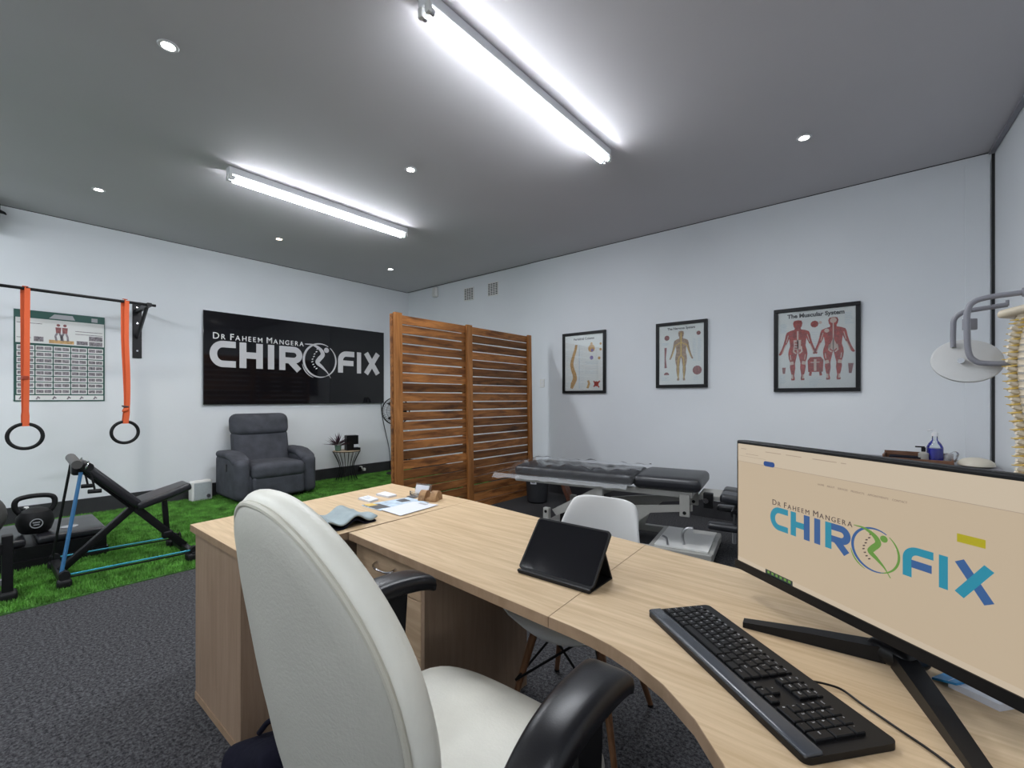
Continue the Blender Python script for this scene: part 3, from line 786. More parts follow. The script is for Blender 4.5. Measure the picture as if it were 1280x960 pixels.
# spine chart
t, m, W, Hh = frame(3.39, 4.028, 1.345, 2.138, 'framed chart with a tall side view spine, nearest the partition')
b = MB(); text_mesh('Vertebral Column', .042, m @ Matrix.Translation((W / 2, Hh - .065, 0)), b, .0005, 'CENTER', bold=.001); b.build('title_print', 'print_dark', t, 0)
sp = bez([(.175, .60), (.165, .55), (.13, .45), (.105, .36), (.115, .29), (.145, .21), (.15, .15), (.12, .09), (.10, .03)], 48)
b = MB(); b.strip([(p[0], p[1]) for p in sp], [.030 + .032 * min(1, i / 36) * (1 if i < 42 else max(.2, 1 - (i - 42) / 8)) for i in range(len(sp))], 0, .0006, m); b.build('spine_print', 'tan', t, 0)
b = MB()
for i in range(1, len(sp) - 4, 2):
    p = sp[i]; b.strip([(p[0] - .028, p[1] - .004), (p[0] + .018, p[1] + .002)], .003, .0007, .0011, m)
b.build('spine_print', 'skin', t, 0)
b = MB(); b.prism([(.215, .02), (.222, .02), (.222, .60), (.215, .60)], 0, .0006, m); lines(b, m, .30, .52, .22, .30, 5); lines(b, m, .30, .53, .34, .37, 3); lines(b, m, .24, .29, .02, .58, 16); lines(b, m, .02, .07, .1, .58, 9); b.build('caption_print', 'paper_b', t, 0)
b = MB(); b.prism(circ(.40, .54, .05, 9), 0, .0006, m); b.prism(circ(.40, .60, .018, 6), 0, .0006, m); b.prism(circ(.53, .52, .018, 7), 0, .0006, m); b.prism(circ(.53, .59, .016, 7), 0, .0006, m); b.prism(circ(.51, .41, .02, 7), 0, .0006, m); b.strip([(.35, .13), (.365, .09), (.34, .03)], .03, 0, .0006, m); b.build('vertebra_print', 'tan', t, 0)
b = MB(); b.prism(circ(.47, .085, .034, 8), 0, .0006, m); b.strip([(.43, .05), (.52, .12)], .02, 0, .0007, m); b.strip([(.43, .12), (.51, .04)], .018, 0, .0008, m); b.build('vertebra_print', 'red', t, 0)
b = MB(); b.prism(circ(.40, .42, .026, 12), 0, .0006, m); b.prism(circ(.41, .515, .02, 12), .0007, .001, m); b.build('disc_print', 'purple', t, 0)
# nervous system chart
t, m, W, Hh = frame(4.678, 5.247, 1.40, 2.138, 'narrow framed chart with a single brown standing figure, middle of the three')
b = MB(); text_mesh('The Nervous System', .036, m @ Matrix.Translation((W / 2, Hh - .05, 0)), b, .0005, 'CENTER', bold=.001); b.build('title_print', 'print_dark', t, 0)
b = MB(); body(b, m, .25, .045, .555, kx=1.0); b.build('figure_print', 'skin', t, 0)
b = MB()
b.strip([(.25, .58), (.25, .32)], .012, .0009, .0013, m)
for s in (-1, 1):
    b.strip([(.25, .47), (.25 + s * .065, .44), (.25 + s * .085, .37), (.25 + s * .105, .31)], .007, .0009, .0013, m)
    b.strip([(.25, .33), (.25 + s * .03, .29), (.25 + s * .034, .18), (.25 + s * .03, .07)], .009, .0009, .0013, m)
b.build('nerve_print', 'print_yel', t, 0)
b = MB(); b.prism(circ(.09, .53, .03, 8), 0, .0006, m); b.prism(circ(.44, .56, .024, 7), 0, .0006, m); b.prism(circ(.425, .155, .05, 11), 0, .0006, m); b.strip([(.075, .42), (.07, .30), (.075, .19)], [.028, .014, .028], 0, .0006, m); b.prism(circ(.085, .11, .03, 9, 0, 180), 0, .0006, m); b.build('organ_print', 'maroon', t, 0)
b = MB(); lines(b, m, .375, .42, .26, .50, 20); lines(b, m, .43, .475, .26, .50, 20); lines(b, m, .03, .12, .45, .47, 3); lines(b, m, .38, .46, .05, .08, 3); lines(b, m, .03, .12, .05, .08, 3); b.build('caption_print', 'paper_b', t, 0)
# muscular system chart
t, m, W, Hh = frame(5.877, 6.557, 1.344, 2.148, 'framed chart with two red muscle figures, nearest the round disc hanger')
b = MB(); text_mesh('The Muscular System', .052, m @ Matrix.Translation((W / 2, Hh - .06, 0)), b, .0005, 'CENTER', bold=.0022); b.build('title_print', 'print_dark', t, 0)
b = MB()
for cx in (.165, .445): body(b, m, cx, .075, .575, kx=1.16)
b.build('figure_print', 'red', t, 0)
b = MB()
for cx, bk in ((.165, 0), (.445, 1)):
    b.strip([(cx, .545 if not bk else .60), (cx, .34)], .014 if not bk else .009, .0009, .0013, m)
    for s in (-1, 1):
        b.strip([(cx + s * .052, .255), (cx + s * .046, .225)], .03, .0009, .0013, m)
        b.strip([(cx + s * .046, .13), (cx + s * .043, .09)], .014, .0009, .0013, m)
        b.strip([(cx + s * .098, .42), (cx + s * .115, .375), (cx + s * .128, .335)], .008, .0009, .0013, m)
        b.strip([(cx + s * .078, .51), (cx + s * .095, .44)], .006, .0009, .0013, m)
        b.strip([(cx + s * .028, .40), (cx + s * .034, .35), (cx + s * .012, .33)], .012, .0009, .0013, m)
        b.strip([(cx + s * .062, .32), (cx + s * .056, .27)], .007, .0009, .0013, m)
    if bk:
        b.prism(circ(cx, .62, .026, 14), .0009, .0013, m); b.prism([(cx, .46), (cx - .035, .375), (cx, .34), (cx + .035, .375)], .0009, .0013, m); b.prism(circ(cx - .05, .53, .02, 8), .0009, .0013, m)
    else:
        b.prism([(cx - .035, .46), (cx + .028, .46), (cx + .024, .37), (cx - .03, .37)], .0009, .0013, m)
b.build('tendon_print', 'redpale', t, 0)
b = MB()
for yy in (.385, .41, .435): b.strip([(.14, yy), (.165, yy - .004)], .012, .0014, .0017, m)
b.prism(circ(.30, .60, .032, 9), 0, .0006, m); b.prism([(.25, .15), (.365, .15), (.37, .26), (.35, .29), (.265, .29), (.245, .26)], 0, .0006, m); b.strip([(.27, .15), (.265, .115)], .02, 0, .0006, m); b.strip([(.345, .15), (.35, .115)], .02, 0, .0006, m); b.build('muscle_print', 'red', t, 0)
b = MB(); b.strip([(.305, .27), (.305, .16)], .02, .0009, .0013, m); b.strip([(.27, .24), (.34, .24)], .008, .0009, .0013, m); b.prism(circ(.345, .61, .014, 7), 0, .0006, m); b.build('tendon_print', 'redpale', t, 0)
b = MB(); b.strip([(.05, .20), (.05, .14)], [.03, .02], 0, .0006, m); b.strip([(.575, .22), (.57, .13)], [.04, .02], 0, .0006, m); b.build('foot_print', 'maroon', t, 0)
b = MB(); lines(b, m, .02, .08, .54, .62, 9); lines(b, m, .53, .60, .58, .68, 10); lines(b, m, .27, .34, .33, .52, 10, .0015); lines(b, m, .02, .07, .05, .12, 6); lines(b, m, .26, .36, .02, .09, 6); b.build('caption_print', 'paper_b', t, 0)

# ------------------------------------------------------------------ gym corner: multi-use bench
bn = thing('workout_bench', 'black incline workout bench with blue resistance cords on the turf', 'exercise bench', (2.27, -4.33, .012), 0)
# local: x across, y along (head end at -y)
MB().box((.0, -.385, .05), (.56, .05, .05), None, .006).build('rear_crossbar', 'blackmetal', bn)
MB().box((.03, .345, .045), (.62, .05, .05), None, .006).build('front_crossbar', 'blackmetal', bn)
for sx in (-.27, .27):
    MB().rbox((sx, -.385, .03), (.07, .075, .06), .018, 2).build('rubber_foot', 'rubber', bn)
    MB().rbox((sx + .03, .345, .03), (.09, .11, .06), .018, 2).build('rubber_foot', 'rubber', bn)
def bar(b, p, q, wx, wy):
    p, q = Vector(p), Vector(q); d = (q - p); l = d.length
    mm = Matrix.Translation((p + q) / 2) @ d.to_track_quat('Z', 'X').to_matrix().to_4x4()
    o = MB().box((0, 0, 0), (wy, wx, l), None, .004); b.add(o.v, o.f, mm); return b
bar(MB(), (0.04, -.385, .06), (0.02, .03, .44), .045, .045).build('rear_leg', 'blackmetal', bn)
bar(MB(), (0.03, .345, .06), (0.02, .02, .44), .045, .055).build('front_leg', 'blackmetal', bn)
bar(MB(), (0.02, .235, .17), (0.02, .215, .46), .035, .035).build('seat_prop', 'blackmetal', bn)
MB().rbox((0.02, .235, .175), (.07, .07, .06), .015, 2).build('adjust_bracket', 'blackmetal', bn)
# backrest pad: from (y=.04,z=.45) up to (-.27,.80)
ang = math.atan2(.36, .33)
MB().rbox((0.02, -.125, .635), (.24, .48, .06), .022, 4, lambda x, y, z: (x * (1 - .25 * max(0, -y) / .24), y, z), (-ang, 0, 0)).build('backrest_pad', 'benchv', bn)
bar(MB(), (0.02, .02, .42), (0.02, -.29, .77), .045, .03).build('backrest_rail', 'blackmetal', bn)
ang2 = math.atan2(.11, .36)
MB().rbox((0.02, .20, .50), (.26, .37, .06), .022, 4, lambda x, y, z: (x * (1 - .25 * max(0, y) / .18), y, z), (ang2, 0, 0)).build('seat_pad', 'benchv', bn)
MB().cyl((-.10, -.315, .835), (.20, -.315, .81), .03, 14).build('head_roller', 'greyball', bn)
MB().cyl((-.12, -.25, .78), (.15, -.25, .78), .03, 14).build('head_roller', 'rubber', bn)
MB().rbox((0.03, -.285, .765), (.10, .09, .09), .02, 2).build('head_bracket', 'blackmetal', bn)
for sx in (-.13, .17):
    hd = MB().tube([(sx, -.24, .74), (sx, -.22, .62)], .007, 6)
    hd.cyl((sx - .01, -.255, .61), (sx + .01, -.185, .61), .015, 10); hd.build('cord_handle', 'rubber', bn)
    MB().tube([(sx + .02 * math.cos(a), -.26 + .02 * math.sin(a) * .4, .80 + .025 * math.sin(a)) for a in [2 * PI * i / 14 for i in range(14)]], .004, 6, closed=True).build('carabiner', 'chrome', bn)
MB().tube([(-.24, -.40, .08), (-.09, -.315, .80)], .009, 6).build('resistance_cord', 'rubber', bn)
MB().tube([(.25, -.40, .08), (.15, -.29, .75)], .012, 6).build('resistance_cord', 'blueband', bn)
for sx in (-.26, .27):
    MB().tube([(sx, -.37, .085), (sx + .03, .33, .08)], .006, 6).build('floor_cord', 'cyanband', bn)
    MB().tube([(sx, -.37, .068), (sx + .03, .33, .063)], .006, 6).build('floor_cord', 'rubber', bn)
    pu = MB().cyl((sx - .02, -.385, .085), (sx + .02, -.385, .085), .03, 12); pu.cyl((sx + .01, .345, .08), (sx + .05, .345, .08), .03, 12); pu.build('pulley', 'rubber', bn)
    MB().tube([(sx + .03 + .03 * math.cos(a), .38, .075 + .03 * math.sin(a)) for a in [2 * PI * i / 14 for i in range(14)]], .006, 6, closed=True).build('carabiner', 'blackmetal', bn)
# low black platform with twin pads
pf = thing('low_platform', 'low black platform with two padded tops and round pale stickers', 'platform', (1.55, -4.86, .012), 0)
MB().b2((-.40, -.42, .06), (.30, .46, .16)).build('base_box', 'black', pf, 0)
MB().b2((-.42, -.42, .0), (.32, .47, .065)).build('plinth', 'blackmetal', pf, 0)
for yc in (-.19, .265):
    MB().rbox((-.05, yc, .19), (.66, .40, .055), .02, 3).build('pad', 'benchv', pf)
    MB().lathe([(.001, 0), (.055, 0), (.055, .0015), (.001, .0015)], n=22, mtx=Matrix.Translation((.05, yc, .2178))).build('round_sticker', 'print_grey', pf)
kb = thing('kettlebell', 'black kettlebell with round pale emblem standing on the low platform', 'kettlebell', (1.62, -4.79, .232))
MB().lathe([(.02, 0), (.075, .0), (.092, .02), (.108, .075), (.106, .12), (.088, .165), (.04, .19), (.002, .192)], n=28).build('body', 'rubber', kb)
MB().tube(bez([(.0, -.075, .14), (.0, -.108, .205), (.0, -.10, .262), (.0, -.045, .282), (.0, .045, .282), (.0, .10, .262), (.0, .108, .205), (.0, .075, .14)], 40), .018, 10).build('handle', 'rubber', kb)
mk = basis((.108, .0, .085), (0, 1, 0), (0, 0, 1))
em = MB(); em.strip(circ(0, 0, .034, 24), .006, -.002, .004, mk, True); em.strip([(-.02, .008), (.02, .008)], .008, -.002, .004, mk); em.strip([(-.016, -.01), (.016, -.01)], .008, -.002, .004, mk); em.build('emblem', 'print_grey', kb, 0)
gb = thing('exercise_ball', 'dark grey exercise ball at the left edge of the picture', 'ball', (1.74, -5.13, .232))
bmb = MB().ell((0, 0, .19), (.19, .19, .19), 28, 18); bmb.build('ball', 'greyball', gb)
MB().lathe([(.001, 0), (.012, 0), (.012, .003), (.001, .003)], n=12, mtx=basis((.185, .0, .23), (0, 1, 0), (0, 0, 1))).build('valve', 'black', gb)
sd = thing('equipment_frame', 'black upright steel frame leg with rubber foot at the left edge', 'gym frame', (2.52, -5.13, .012))
MB().box((0, .16, .21), (.06, .05, .40), None, .005).build('upright', 'blackmetal', sd)
MB().box((0, -.08, .33), (.07, .44, .07), None, .006).build('crossbeam', 'blackmetal', sd)
MB().box((0, -.28, .21), (.06, .05, .40), None, .005).build('upright', 'blackmetal', sd)
for yy in (.16, -.28): MB().rbox((.0, yy, .03), (.10, .09, .06), .02, 2).build('rubber_foot', 'rubber', sd)
MB().box((.0, .12, .12), (.03, .12, .04), None, .004).build('adjuster', 'steel', sd)

# ------------------------------------------------------------------ treatment table
tt = thing('treatment_table', 'chiropractic treatment table with black vinyl pads on a grey steel frame', 'treatment table', (4.95, -1.37, 0), R(10))
for sy in (-.31, .31): MB().box((0, sy, .075), (1.5, .05, .06), None, .005).build('base_rail', 'frame_g', tt)
for sx in (-.73, -.25, .30, .73): MB().box((sx, 0, .075), (.05, .60, .06), None, .005).build('base_crossbar', 'frame_g', tt)
MB().box((-.49, 0, .112), (.46, .58, .012)).build('base_plate', 'frame_g', tt)
MB().box((.52, 0, .112), (.40, .58, .012)).build('base_plate', 'white', tt)
for sx in (-.70, .72):
    for sy in (-.30, .30): MB().cyl((sx, sy, 0), (sx, sy, .05), .03, 12).build('foot', 'rubber', tt)
MB().box((-.62, -.31, .20), (.055, .05, .20), None, .004).build('frame_post', 'frame_g', tt)
MB().box((-.62, .31, .20), (.055, .05, .20), None, .004).build('frame_post', 'frame_g', tt)
for yy in (-.338,): MB().cyl((-.62, yy, .27), (-.62, yy + .004, .27), .013, 12).build('bolt_hole', 'black', tt)
MB().b2((-.98, -.25, .50), (.60, -.21, .545), .004).build('upper_rail', 'frame_g', tt); MB().b2((-.98, .21, .50), (.60, .25, .545), .004).build('upper_rail', 'frame_g', tt)
for sx in (-.95, -.15, .57): MB().box((sx, 0, .52), (.04, .46, .045)).build('upper_crossbar', 'frame_g', tt)
for sy in (-.23, .23):
    MB().prism([(-.60, .27), (-.56, .22), (-.12, .43), (-.16, .50), (-.20, .50)], -.012, .012, basis((0, sy, 0), (1, 0, 0), (0, 0, 1))).build('lift_arm', 'frame_g', tt)
    MB().prism([(.02, .12), (.12, .12), (.17, .26), (.28, .35), (.60, .40), (.60, .45), (.05, .38), (-.20, .34), (-.20, .30), (.0, .30)], -.012, .012, basis((0, sy, 0), (1, 0, 0), (0, 0, 1))).build('support_gusset', 'frame_g', tt)
    MB().box((.545, sy - .02, .44), (.075, .03, .17), None, .004).build('pivot_post', 'frame_g', tt)
    MB().cyl((.545, sy - .037, .385), (.545, sy - .034, .385), .014, 12).build('bolt_hole', 'black', tt)
    MB().box((-.15, sy, .46), (.055, .04, .10), None, .004).build('rail_post', 'frame_g', tt)
MB().box((-.50, -.05, .19), (.16, .14, .12), None, .01).build('motor_box', 'black', tt)
for i in range(5): MB().cyl((-.43, -.22 + .03 * i, .30), (-.30, -.22 + .03 * i, .33), .008, 8).build('spring', 'chrome', tt)
def padw(x, y, z): return (x, y, z + (.012 if z > 0 else 0) * math.cos(y / .29 * PI / 2))
MB().rbox((-.42, 0, .60), (1.12, .56, .09), .035, 5, padw).build('leg_pad', 'vinyl', tt)
MB().rbox((.405, 0, .60), (.52, .58, .10), .04, 5, padw).build('chest_pad', 'vinyl', tt)
for sy in (-.11, .11): MB().rbox((.97, sy, .565), (.44, .19, .075), .03, 4, lambda x, y, z: (x, y, z)).build('head_pad', 'vinyl', tt, rot=(0, R(4), 0))
MB().box((.88, 0, .50), (.50, .30, .035), None, .006).build('head_support', 'frame_g', tt)
MB().box((.71, -.20, .49), (.07, .05, .12), None, .008).build('head_bracket', 'black', tt)
MB().cyl((.70, -.24, .50), (.70, -.28, .50), .02, 12).build('clamp_knob', 'chrome', tt)
MB().cyl((.90, -.27, .42), (.90, .27, .42), .03, 12).build('arm_crossbar', 'black', tt)
for sy in (-.32, .32):
    MB().rbox((.90, sy, .33), (.36, .10, .05), .02, 3).build('arm_pad', 'vinyl', tt)
    MB().cyl((.90, sy, .30), (.90, sy, .22), .014, 10).build('arm_post', 'steel', tt)
    MB().cyl((.90, sy * .85, .42), (.90, sy * .95, .34), .013, 8).build('arm_link', 'black', tt)
MB().tube(bez([(.53, -.20, .12), (.52, -.20, .20), (.55, -.20, .25), (.60, -.20, .26)], 14), .011, 8).build('foot_lever', 'steel', tt)
MB().tube(bez([(.42, -.27, .12), (.41, -.27, .17), (.38, -.28, .19)], 12), .010, 8).build('foot_lever', 'steel', tt)
# plastic film lying over the leg pad
fm = thing('plastic_cover', 'crumpled clear plastic film draped over the far half of the treatment table', 'plastic cover', (4.95, -1.37, 0), R(10))
vs_, fs_ = [], []; nx, ny = 56, 30
rg = random.Random(5)
def wr_(u, v): return .011 * math.sin(u * 17 + 3 * math.sin(v * 9)) * math.sin(v * 13 + u * 5) + .008 * math.sin(u * 41 + v * 23)
for i in range(nx + 1):
    for j in range(ny + 1):
        u = -1.04 + 1.20 * i / nx; v = -.36 + .68 * j / ny
        zt = .668 + wr_(u, v) + .004 - (.035 * ((-.17 - v) / .10) ** 2 if v < -.17 else 0)
        if v < -.27: k = (-.27 - v) / .09; zt = .633 - .05 * min(1, k * 1.2); v2 = v - .03 * k
        else: v2 = v
        if u < -.98: k = (-.98 - u) / .06; zt -= .05 * k
        if v > .26: zt -= .3 * (v - .26)
        if v > -.17: zt = max(zt, .6635)
        vs_.append((u, v2, zt))
for i in range(nx):
    for j in range(ny): fs_.append((i * (ny + 1) + j, (i + 1) * (ny + 1) + j, (i + 1) * (ny + 1) + j + 1, i * (ny + 1) + j + 1))
MB().add(vs_, fs_).build('film_sheet', 'film', fm, 180)
fl_ = MB(); fv, ff = [], []
for i in range(25):
    u = -1.14 + 1.27 * i / 24; e = .0 + .004 * math.sin(i * 1.7)
    fv += [(u, -.372 + e, .583), (u + (.04 if i == 0 else 0), -.43 + e - (.05 if i < 3 else 0), .556 + .004 * math.sin(i * 2.3))]
for i in range(24): ff.append((2 * i, 2 * i + 1, 2 * i + 3, 2 * i + 2))
fv += [(-1.14, -.372, .583), (-1.24, -.47, .560), (-1.0, .10, .63)]; n0 = len(fv)
ff.append((n0 - 3, n0 - 2, n0 - 1))
MB().add(fv, ff).build('film_edge', 'filmedge', fm, 180)

# bin and wedge behind the table
bi = thing('waste_bin', 'round charcoal waste bin with a white label beside the partition', 'bin', (3.40, -.60, 0))
MB().lathe([(.105, 0), (.125, .02), (.15, .36), (.155, .365), (.148, .37), (.12, .03), (.005, .025)], n=30).build('body', 'bin', bi)
MB().box((.045, -.138, .30), (.075, .006, .115), (0, 0, R(18)), .001).build('label', 'paper', bi)
b = MB(); b.box((.045, -.143, .325), (.045, .004, .03), (0, 0, R(18))); b.box((.045, -.143, .275), (.045, .004, .03), (0, 0, R(18))); b.build('label_print', 'print_dark', bi, 0)
tag(MB().box((3.68, -.40, .195), (.04, .20, .39), (0, R(-22), R(20)), .003).build('leaning_board', wood('red_brown_board', (.09, .035, .022), (.16, .065, .04), (8, 8, 1.5), 3, .45)), 'short red-brown board leaning beside the waste bin', 'board')

# ------------------------------------------------------------------ corner cabinet with supplies
cc = thing('corner_cabinet', 'low white cabinet in the right corner behind the monitor', 'cabinet', (6.94, -.40, 0))
MB().b2((-.40, -.32, .06), (.40, .32, .765)).build('body', 'white', cc, 0)
MB().b2((-.42, -.34, .765), (.42, .34, .79), .003).build('worktop', 'greytube', cc)
for s in (-1, 1):
    d = MB().b2((s * .2 - .19, -.34, .09), (s * .2 + .19, -.32, .72), .003).build('door', 'whitemetal', cc)
    MB().cyl((s * .04, -.355, .38), (s * .04, -.355, .52), .006, 8).build('handle', 'steel', d)
MB().b2((-.38, -.29, 0), (.38, .30, .06)).build('plinth', 'dark', cc, 0)
ty = thing('wooden_tray', 'brown wooden tray holding supplies in the right corner', 'tray', (6.92, -.50, .79), R(-3))
MB().b2((-.20, -.10, 0), (.20, .12, .012)).build('tray_base', 'traywood', ty, 0)
for lo_, hi_ in (((-.20, -.10, .012), (.20, -.088, .04)), ((-.20, .108, .012), (.20, .12, .075)), ((-.20, -.088, .012), (-.188, .108, .06)), ((.188, -.088, .012), (.20, .108, .045))): MB().b2(lo_, hi_, .002).build('tray_side', 'traywood', ty)
bk_ = thing('small_notebook', 'dark blue and white notebook lying in the wooden tray', 'notebook', (6.85, -.48, .8025), R(-3))
MB().b2((-.09, -.055, 0), (.09, .07, .022)).build('pages', 'paper', bk_, 0); MB().b2((-.092, -.057, .022), (.092, .072, .034), .002).build('cover', 'navy', bk_)
sb = thing('sanitizer_bottle', 'clear bottle half filled with blue liquid and a pump top', 'bottle', (7.02, -.47, .8025))
MB().lathe([(.002, 0), (.045, 0), (.0475, .004), (.0475, .105), (.002, .105)], n=22).build('liquid', 'navyliq', sb)
MB().lathe([(.002, -.0001), (.0485, -.0001), (.0485, .112), (.036, .14), (.017, .165), (.016, .195), (.002, .195)], n=22).build('bottle_body', 'acrylic', sb)
MB().lathe([(.002, .195), (.018, .195), (.018, .22), (.008, .225), (.008, .245), (.002, .245)], n=14).build('pump', 'whitemetal', sb)
MB().tube([(0, 0, .24), (-.02, -.01, .243), (-.04, -.02, .236)], .006, 8).build('nozzle', 'whitemetal', sb)
db = thing('pump_bottle', 'short grey bottle with black pump next to the blue sanitizer', 'bottle', (6.955, -.515, .8025))
MB().lathe([(.002, 0), (.028, 0), (.03, .01), (.03, .065), (.012, .078), (.002, .078)], n=18).build('body', 'frame_g', db)
MB().lathe([(.002, .078), (.013, .078), (.013, .11), (.002, .11)], n=12).build('pump', 'black', db); MB().box((-.02, 0, .113), (.055, .014, .01), None, .002).build('nozzle', 'black', db)
wp = thing('wipes_packet', 'crumpled clear plastic packet beside the blue sanitizer', 'packet', (7.105, -.47, .8025), R(20))
MB().rbox((0, 0, .04), (.075, .05, .08), .018, 3, lambda x, y, z: (x + .3 * z, y, z + .008 * math.sin(x * 90))).build('packet', 'filmedge', wp)
bo = thing('white_bowl', 'cream rounded dish lying beside the wooden tray', 'dish', (7.235, -.50, .79))
MB().lathe([(.002, 0), (.07, 0), (.10, .012), (.095, .035), (.07, .055), (.03, .066), (.002, .068)], n=26).build('dish', mat('cream_ceramic', (.6, .56, .47), .4), bo)

# ------------------------------------------------------------------ model hanger with disc, and spine model
hg = thing('model_hanger', 'grey tubular wall hanger with a round off-white disc in the right corner', 'hanger', (7.40, -2.30, 1.20))
ox, oz = 7.40, 1.20
def P3(x, y, zz): return (x - ox, y + 2.30, zz - oz)
MB().tube(bez([P3(7.50, -2.30, 1.425), P3(7.25, -2.30, 1.425), P3(7.10, -2.30, 1.43), P3(7.055, -2.30, 1.447), P3(7.037, -2.30, 1.49), P3(7.033, -2.30, 1.60), P3(7.035, -2.30, 1.665), P3(7.052, -2.30, 1.70), P3(7.10, -2.30, 1.716), P3(7.20, -2.30, 1.722)], 60), .0115, 12).build('hook_arm', 'greytube', hg)
MB().tube(bez([P3(6.995, -2.22, 1.515), P3(6.995, -2.22, 1.60), P3(7.0, -2.22, 1.645), P3(7.03, -2.22, 1.672), P3(7.08, -2.22, 1.68), P3(7.165, -2.22, 1.688)], 40), .0105, 12).build('hook_arm', 'greytube', hg)
MB().cyl(P3(7.165, -2.22, 1.683), P3(7.165, -2.22, 1.708), .006, 8).build('hook_pin', 'greytube', hg)
MB().tube([P3(7.20 + .0, -2.30 + .013 * math.sin(a), 1.722 + .013 + .016 * math.cos(a) - .012) for a in [2 * PI * i / 16 for i in range(16)]], .004, 6, closed=True).build('hook_eye', 'greytube', hg)
dn = basis(P3(7.035, -2.245, 1.448), Vector((1, 0.05, 0)), Vector((-.03, .56, .83)))
MB().lathe([(.002, -.008), (.110, -.008), (.119, -.002), (.119, .006), (.110, .010), (.002, .006)], n=48, mtx=dn).build('disc', 'offdisc', hg)
MB().cyl(P3(7.02, -2.255, 1.45), P3(7.015, -2.285, 1.448), .012, 12).build('knob', 'chrome', hg)
MB().box(P3(7.045, -2.262, 1.61), (.05, .02, .05), (0, 0, R(35)), .003).build('clip', 'greytube', hg)
MB().lathe([(.002, 0), (.03, 0), (.03, .012), (.002, .012)], n=18, mtx=basis(P3(7.515, -2.30, 1.425), (0, 1, 0), (0, 0, -1))).build('wall_flange', 'greytube', hg)

sm = thing('spine_model', 'life-size hanging spine model with yellow nerves at the right edge', 'anatomical model', (7.205, -2.32, .70), R(-35))
MB().tube(bez([(-.012, .02, 1.035), (-.01, .02, 1.0), (0, 0, .95)], 10), .004, 6).build('hanging_wire', 'steel', sm)
MB().rbox((.02, 0, .945), (.17, .13, .034), .016, 3, lambda x, y, z: (x, y, z + .15 * x)).build('skull_plate', 'bone', sm)
def scurve(t):  # t 0 bottom .. 1 top
    return .016 * math.sin(t * PI * 2.1 + .4) + .004
vb = None
for i in range(24):
    t = i / 23; zc = .205 + .715 * (1 - (1 - t) ** 1.25)
    szz = .036 - .016 * t; rr = .036 - .013 * t; xo = scurve(t)
    b = MB()
    b.lathe([(rr * .9, -szz * .42), (rr, -szz * .36), (rr * .86, 0), (rr, szz * .36), (rr * .9, szz * .42)], (xo + .01, 0, 0), n=14)
    ln = .040 - .012 * abs(t - .3)
    b.tube([(xo - .01, 0, 0), (xo - .03, 0, -.002), (xo - .03 - ln * .6, 0, -.012 - .010 * (1 if .25 < t < .75 else .2))], [.015, .013, .006], 7)
    for s in (-1, 1):
        b.tube([(xo - .012, 0, .002), (xo - .02, s * .03, .004), (xo - .024, s * (.05 if t < .9 else .035), .008)], [.013, .011, .006], 6)
        b.ell((xo - .022, s * .016, .012), (.009, .008, .012), 8, 5)
    o = b.build('vertebra', 'bone', sm, 50, (0, 0, zc))
    nb = MB()
    for s in (-1, 1): nb.tube([(xo - .004, s * .012, -.010), (xo - .016, s * .028, -.014), (xo - .030, s * .042, -.016), (xo - .042, s * .046, -.015)], [.0045, .004, .003, .0015], 6)
    nb.build('nerve_root', 'nerve', o)
    if i: MB().lathe([(rr * .8, -.006), (rr * .95, 0), (rr * .8, .006)], (xo + .01, 0, 0), n=12).build('disc', 'disc', sm, 50, (0, 0, zc - szz * .52))
MB().rbox((.02, 0, .12), (.06, .10, .15), .028, 3, lambda x, y, z: (x - .25 * z, y * (1 + 2.5 * z), z)).build('sacrum', 'bone', sm)
for s in (-1, 1):
    vs2, fs2 = [], []
    for i in range(9):
        for j in range(7):
            a = -1.1 + 2.2 * i / 8; h = j / 6
            vs2.append((.03 + .075 * math.sin(a) - .02 * h, s * (.05 + .08 * math.cos(a) * (.4 + .6 * h)), .04 + .17 * h))
    for i in range(8):
        for j in range(6): fs2.append((i * 7 + j, (i + 1) * 7 + j, (i + 1) * 7 + j + 1, i * 7 + j + 1))
    hb2 = MB().add(vs2, fs2).build('hip_bone', 'bone', sm, 60)
    md = hb2.modifiers.new('thick', 'SOLIDIFY'); md.thickness = .012

# ------------------------------------------------------------------ desks
DZ = .74
def slab(name, poly, z0, z1, parent, m='oak', edge='oak_edge'):
    top = MB().prism(poly, z0 + .001, z1).build(name, m, parent, 0)
    return top
# left return unit
du = thing('desk_return', 'light oak return unit at the left end of the desk', 'desk', (0, 0, 0))
def edge_band(poly, z0, z1, parent):
    """thin band around the slab, a shade darker like the laminate edging"""
    b = MB(); n = len(poly)
    for i in range(n):
        p, q = Vector(poly[i]), Vector(poly[(i + 1) % n]); d = (q - p).normalized(); nn = Vector((d.y, -d.x))
        b.add([(p.x, p.y, z0), (q.x, q.y, z0), (q.x, q.y, z1), (p.x, p.y, z1), (p.x + nn.x * .0015, p.y + nn.y * .0015, z0), (q.x + nn.x * .0015, q.y + nn.y * .0015, z0), (q.x + nn.x * .0015, q.y + nn.y * .0015, z1), (p.x + nn.x * .0015, p.y + nn.y * .0015, z1)],
              [(4, 5, 6, 7), (7, 6, 2, 3), (4, 0, 1, 5), (0, 4, 7, 3), (5, 1, 2, 6)])
    return b.build('edge_band', 'oak_edge', parent, 0)
polyL = [(4.475, -4.515), (5.108, -4.515), (5.108, -4.142), (5.108, -3.415), (4.345, -3.40), (4.47, -4.48)]
polyL = [(4.478, -4.515), (5.108, -4.515), (5.075, -3.415), (4.345, -3.40)]
tp = slab('desktop', polyL, DZ - .028, DZ, du); edge_band(polyL, DZ - .028, DZ - .0005, tp)
MB().b2((4.50, -4.502, .03), (5.00, -4.478, DZ - .028)).build('end_panel', 'oak_side', du, 0)
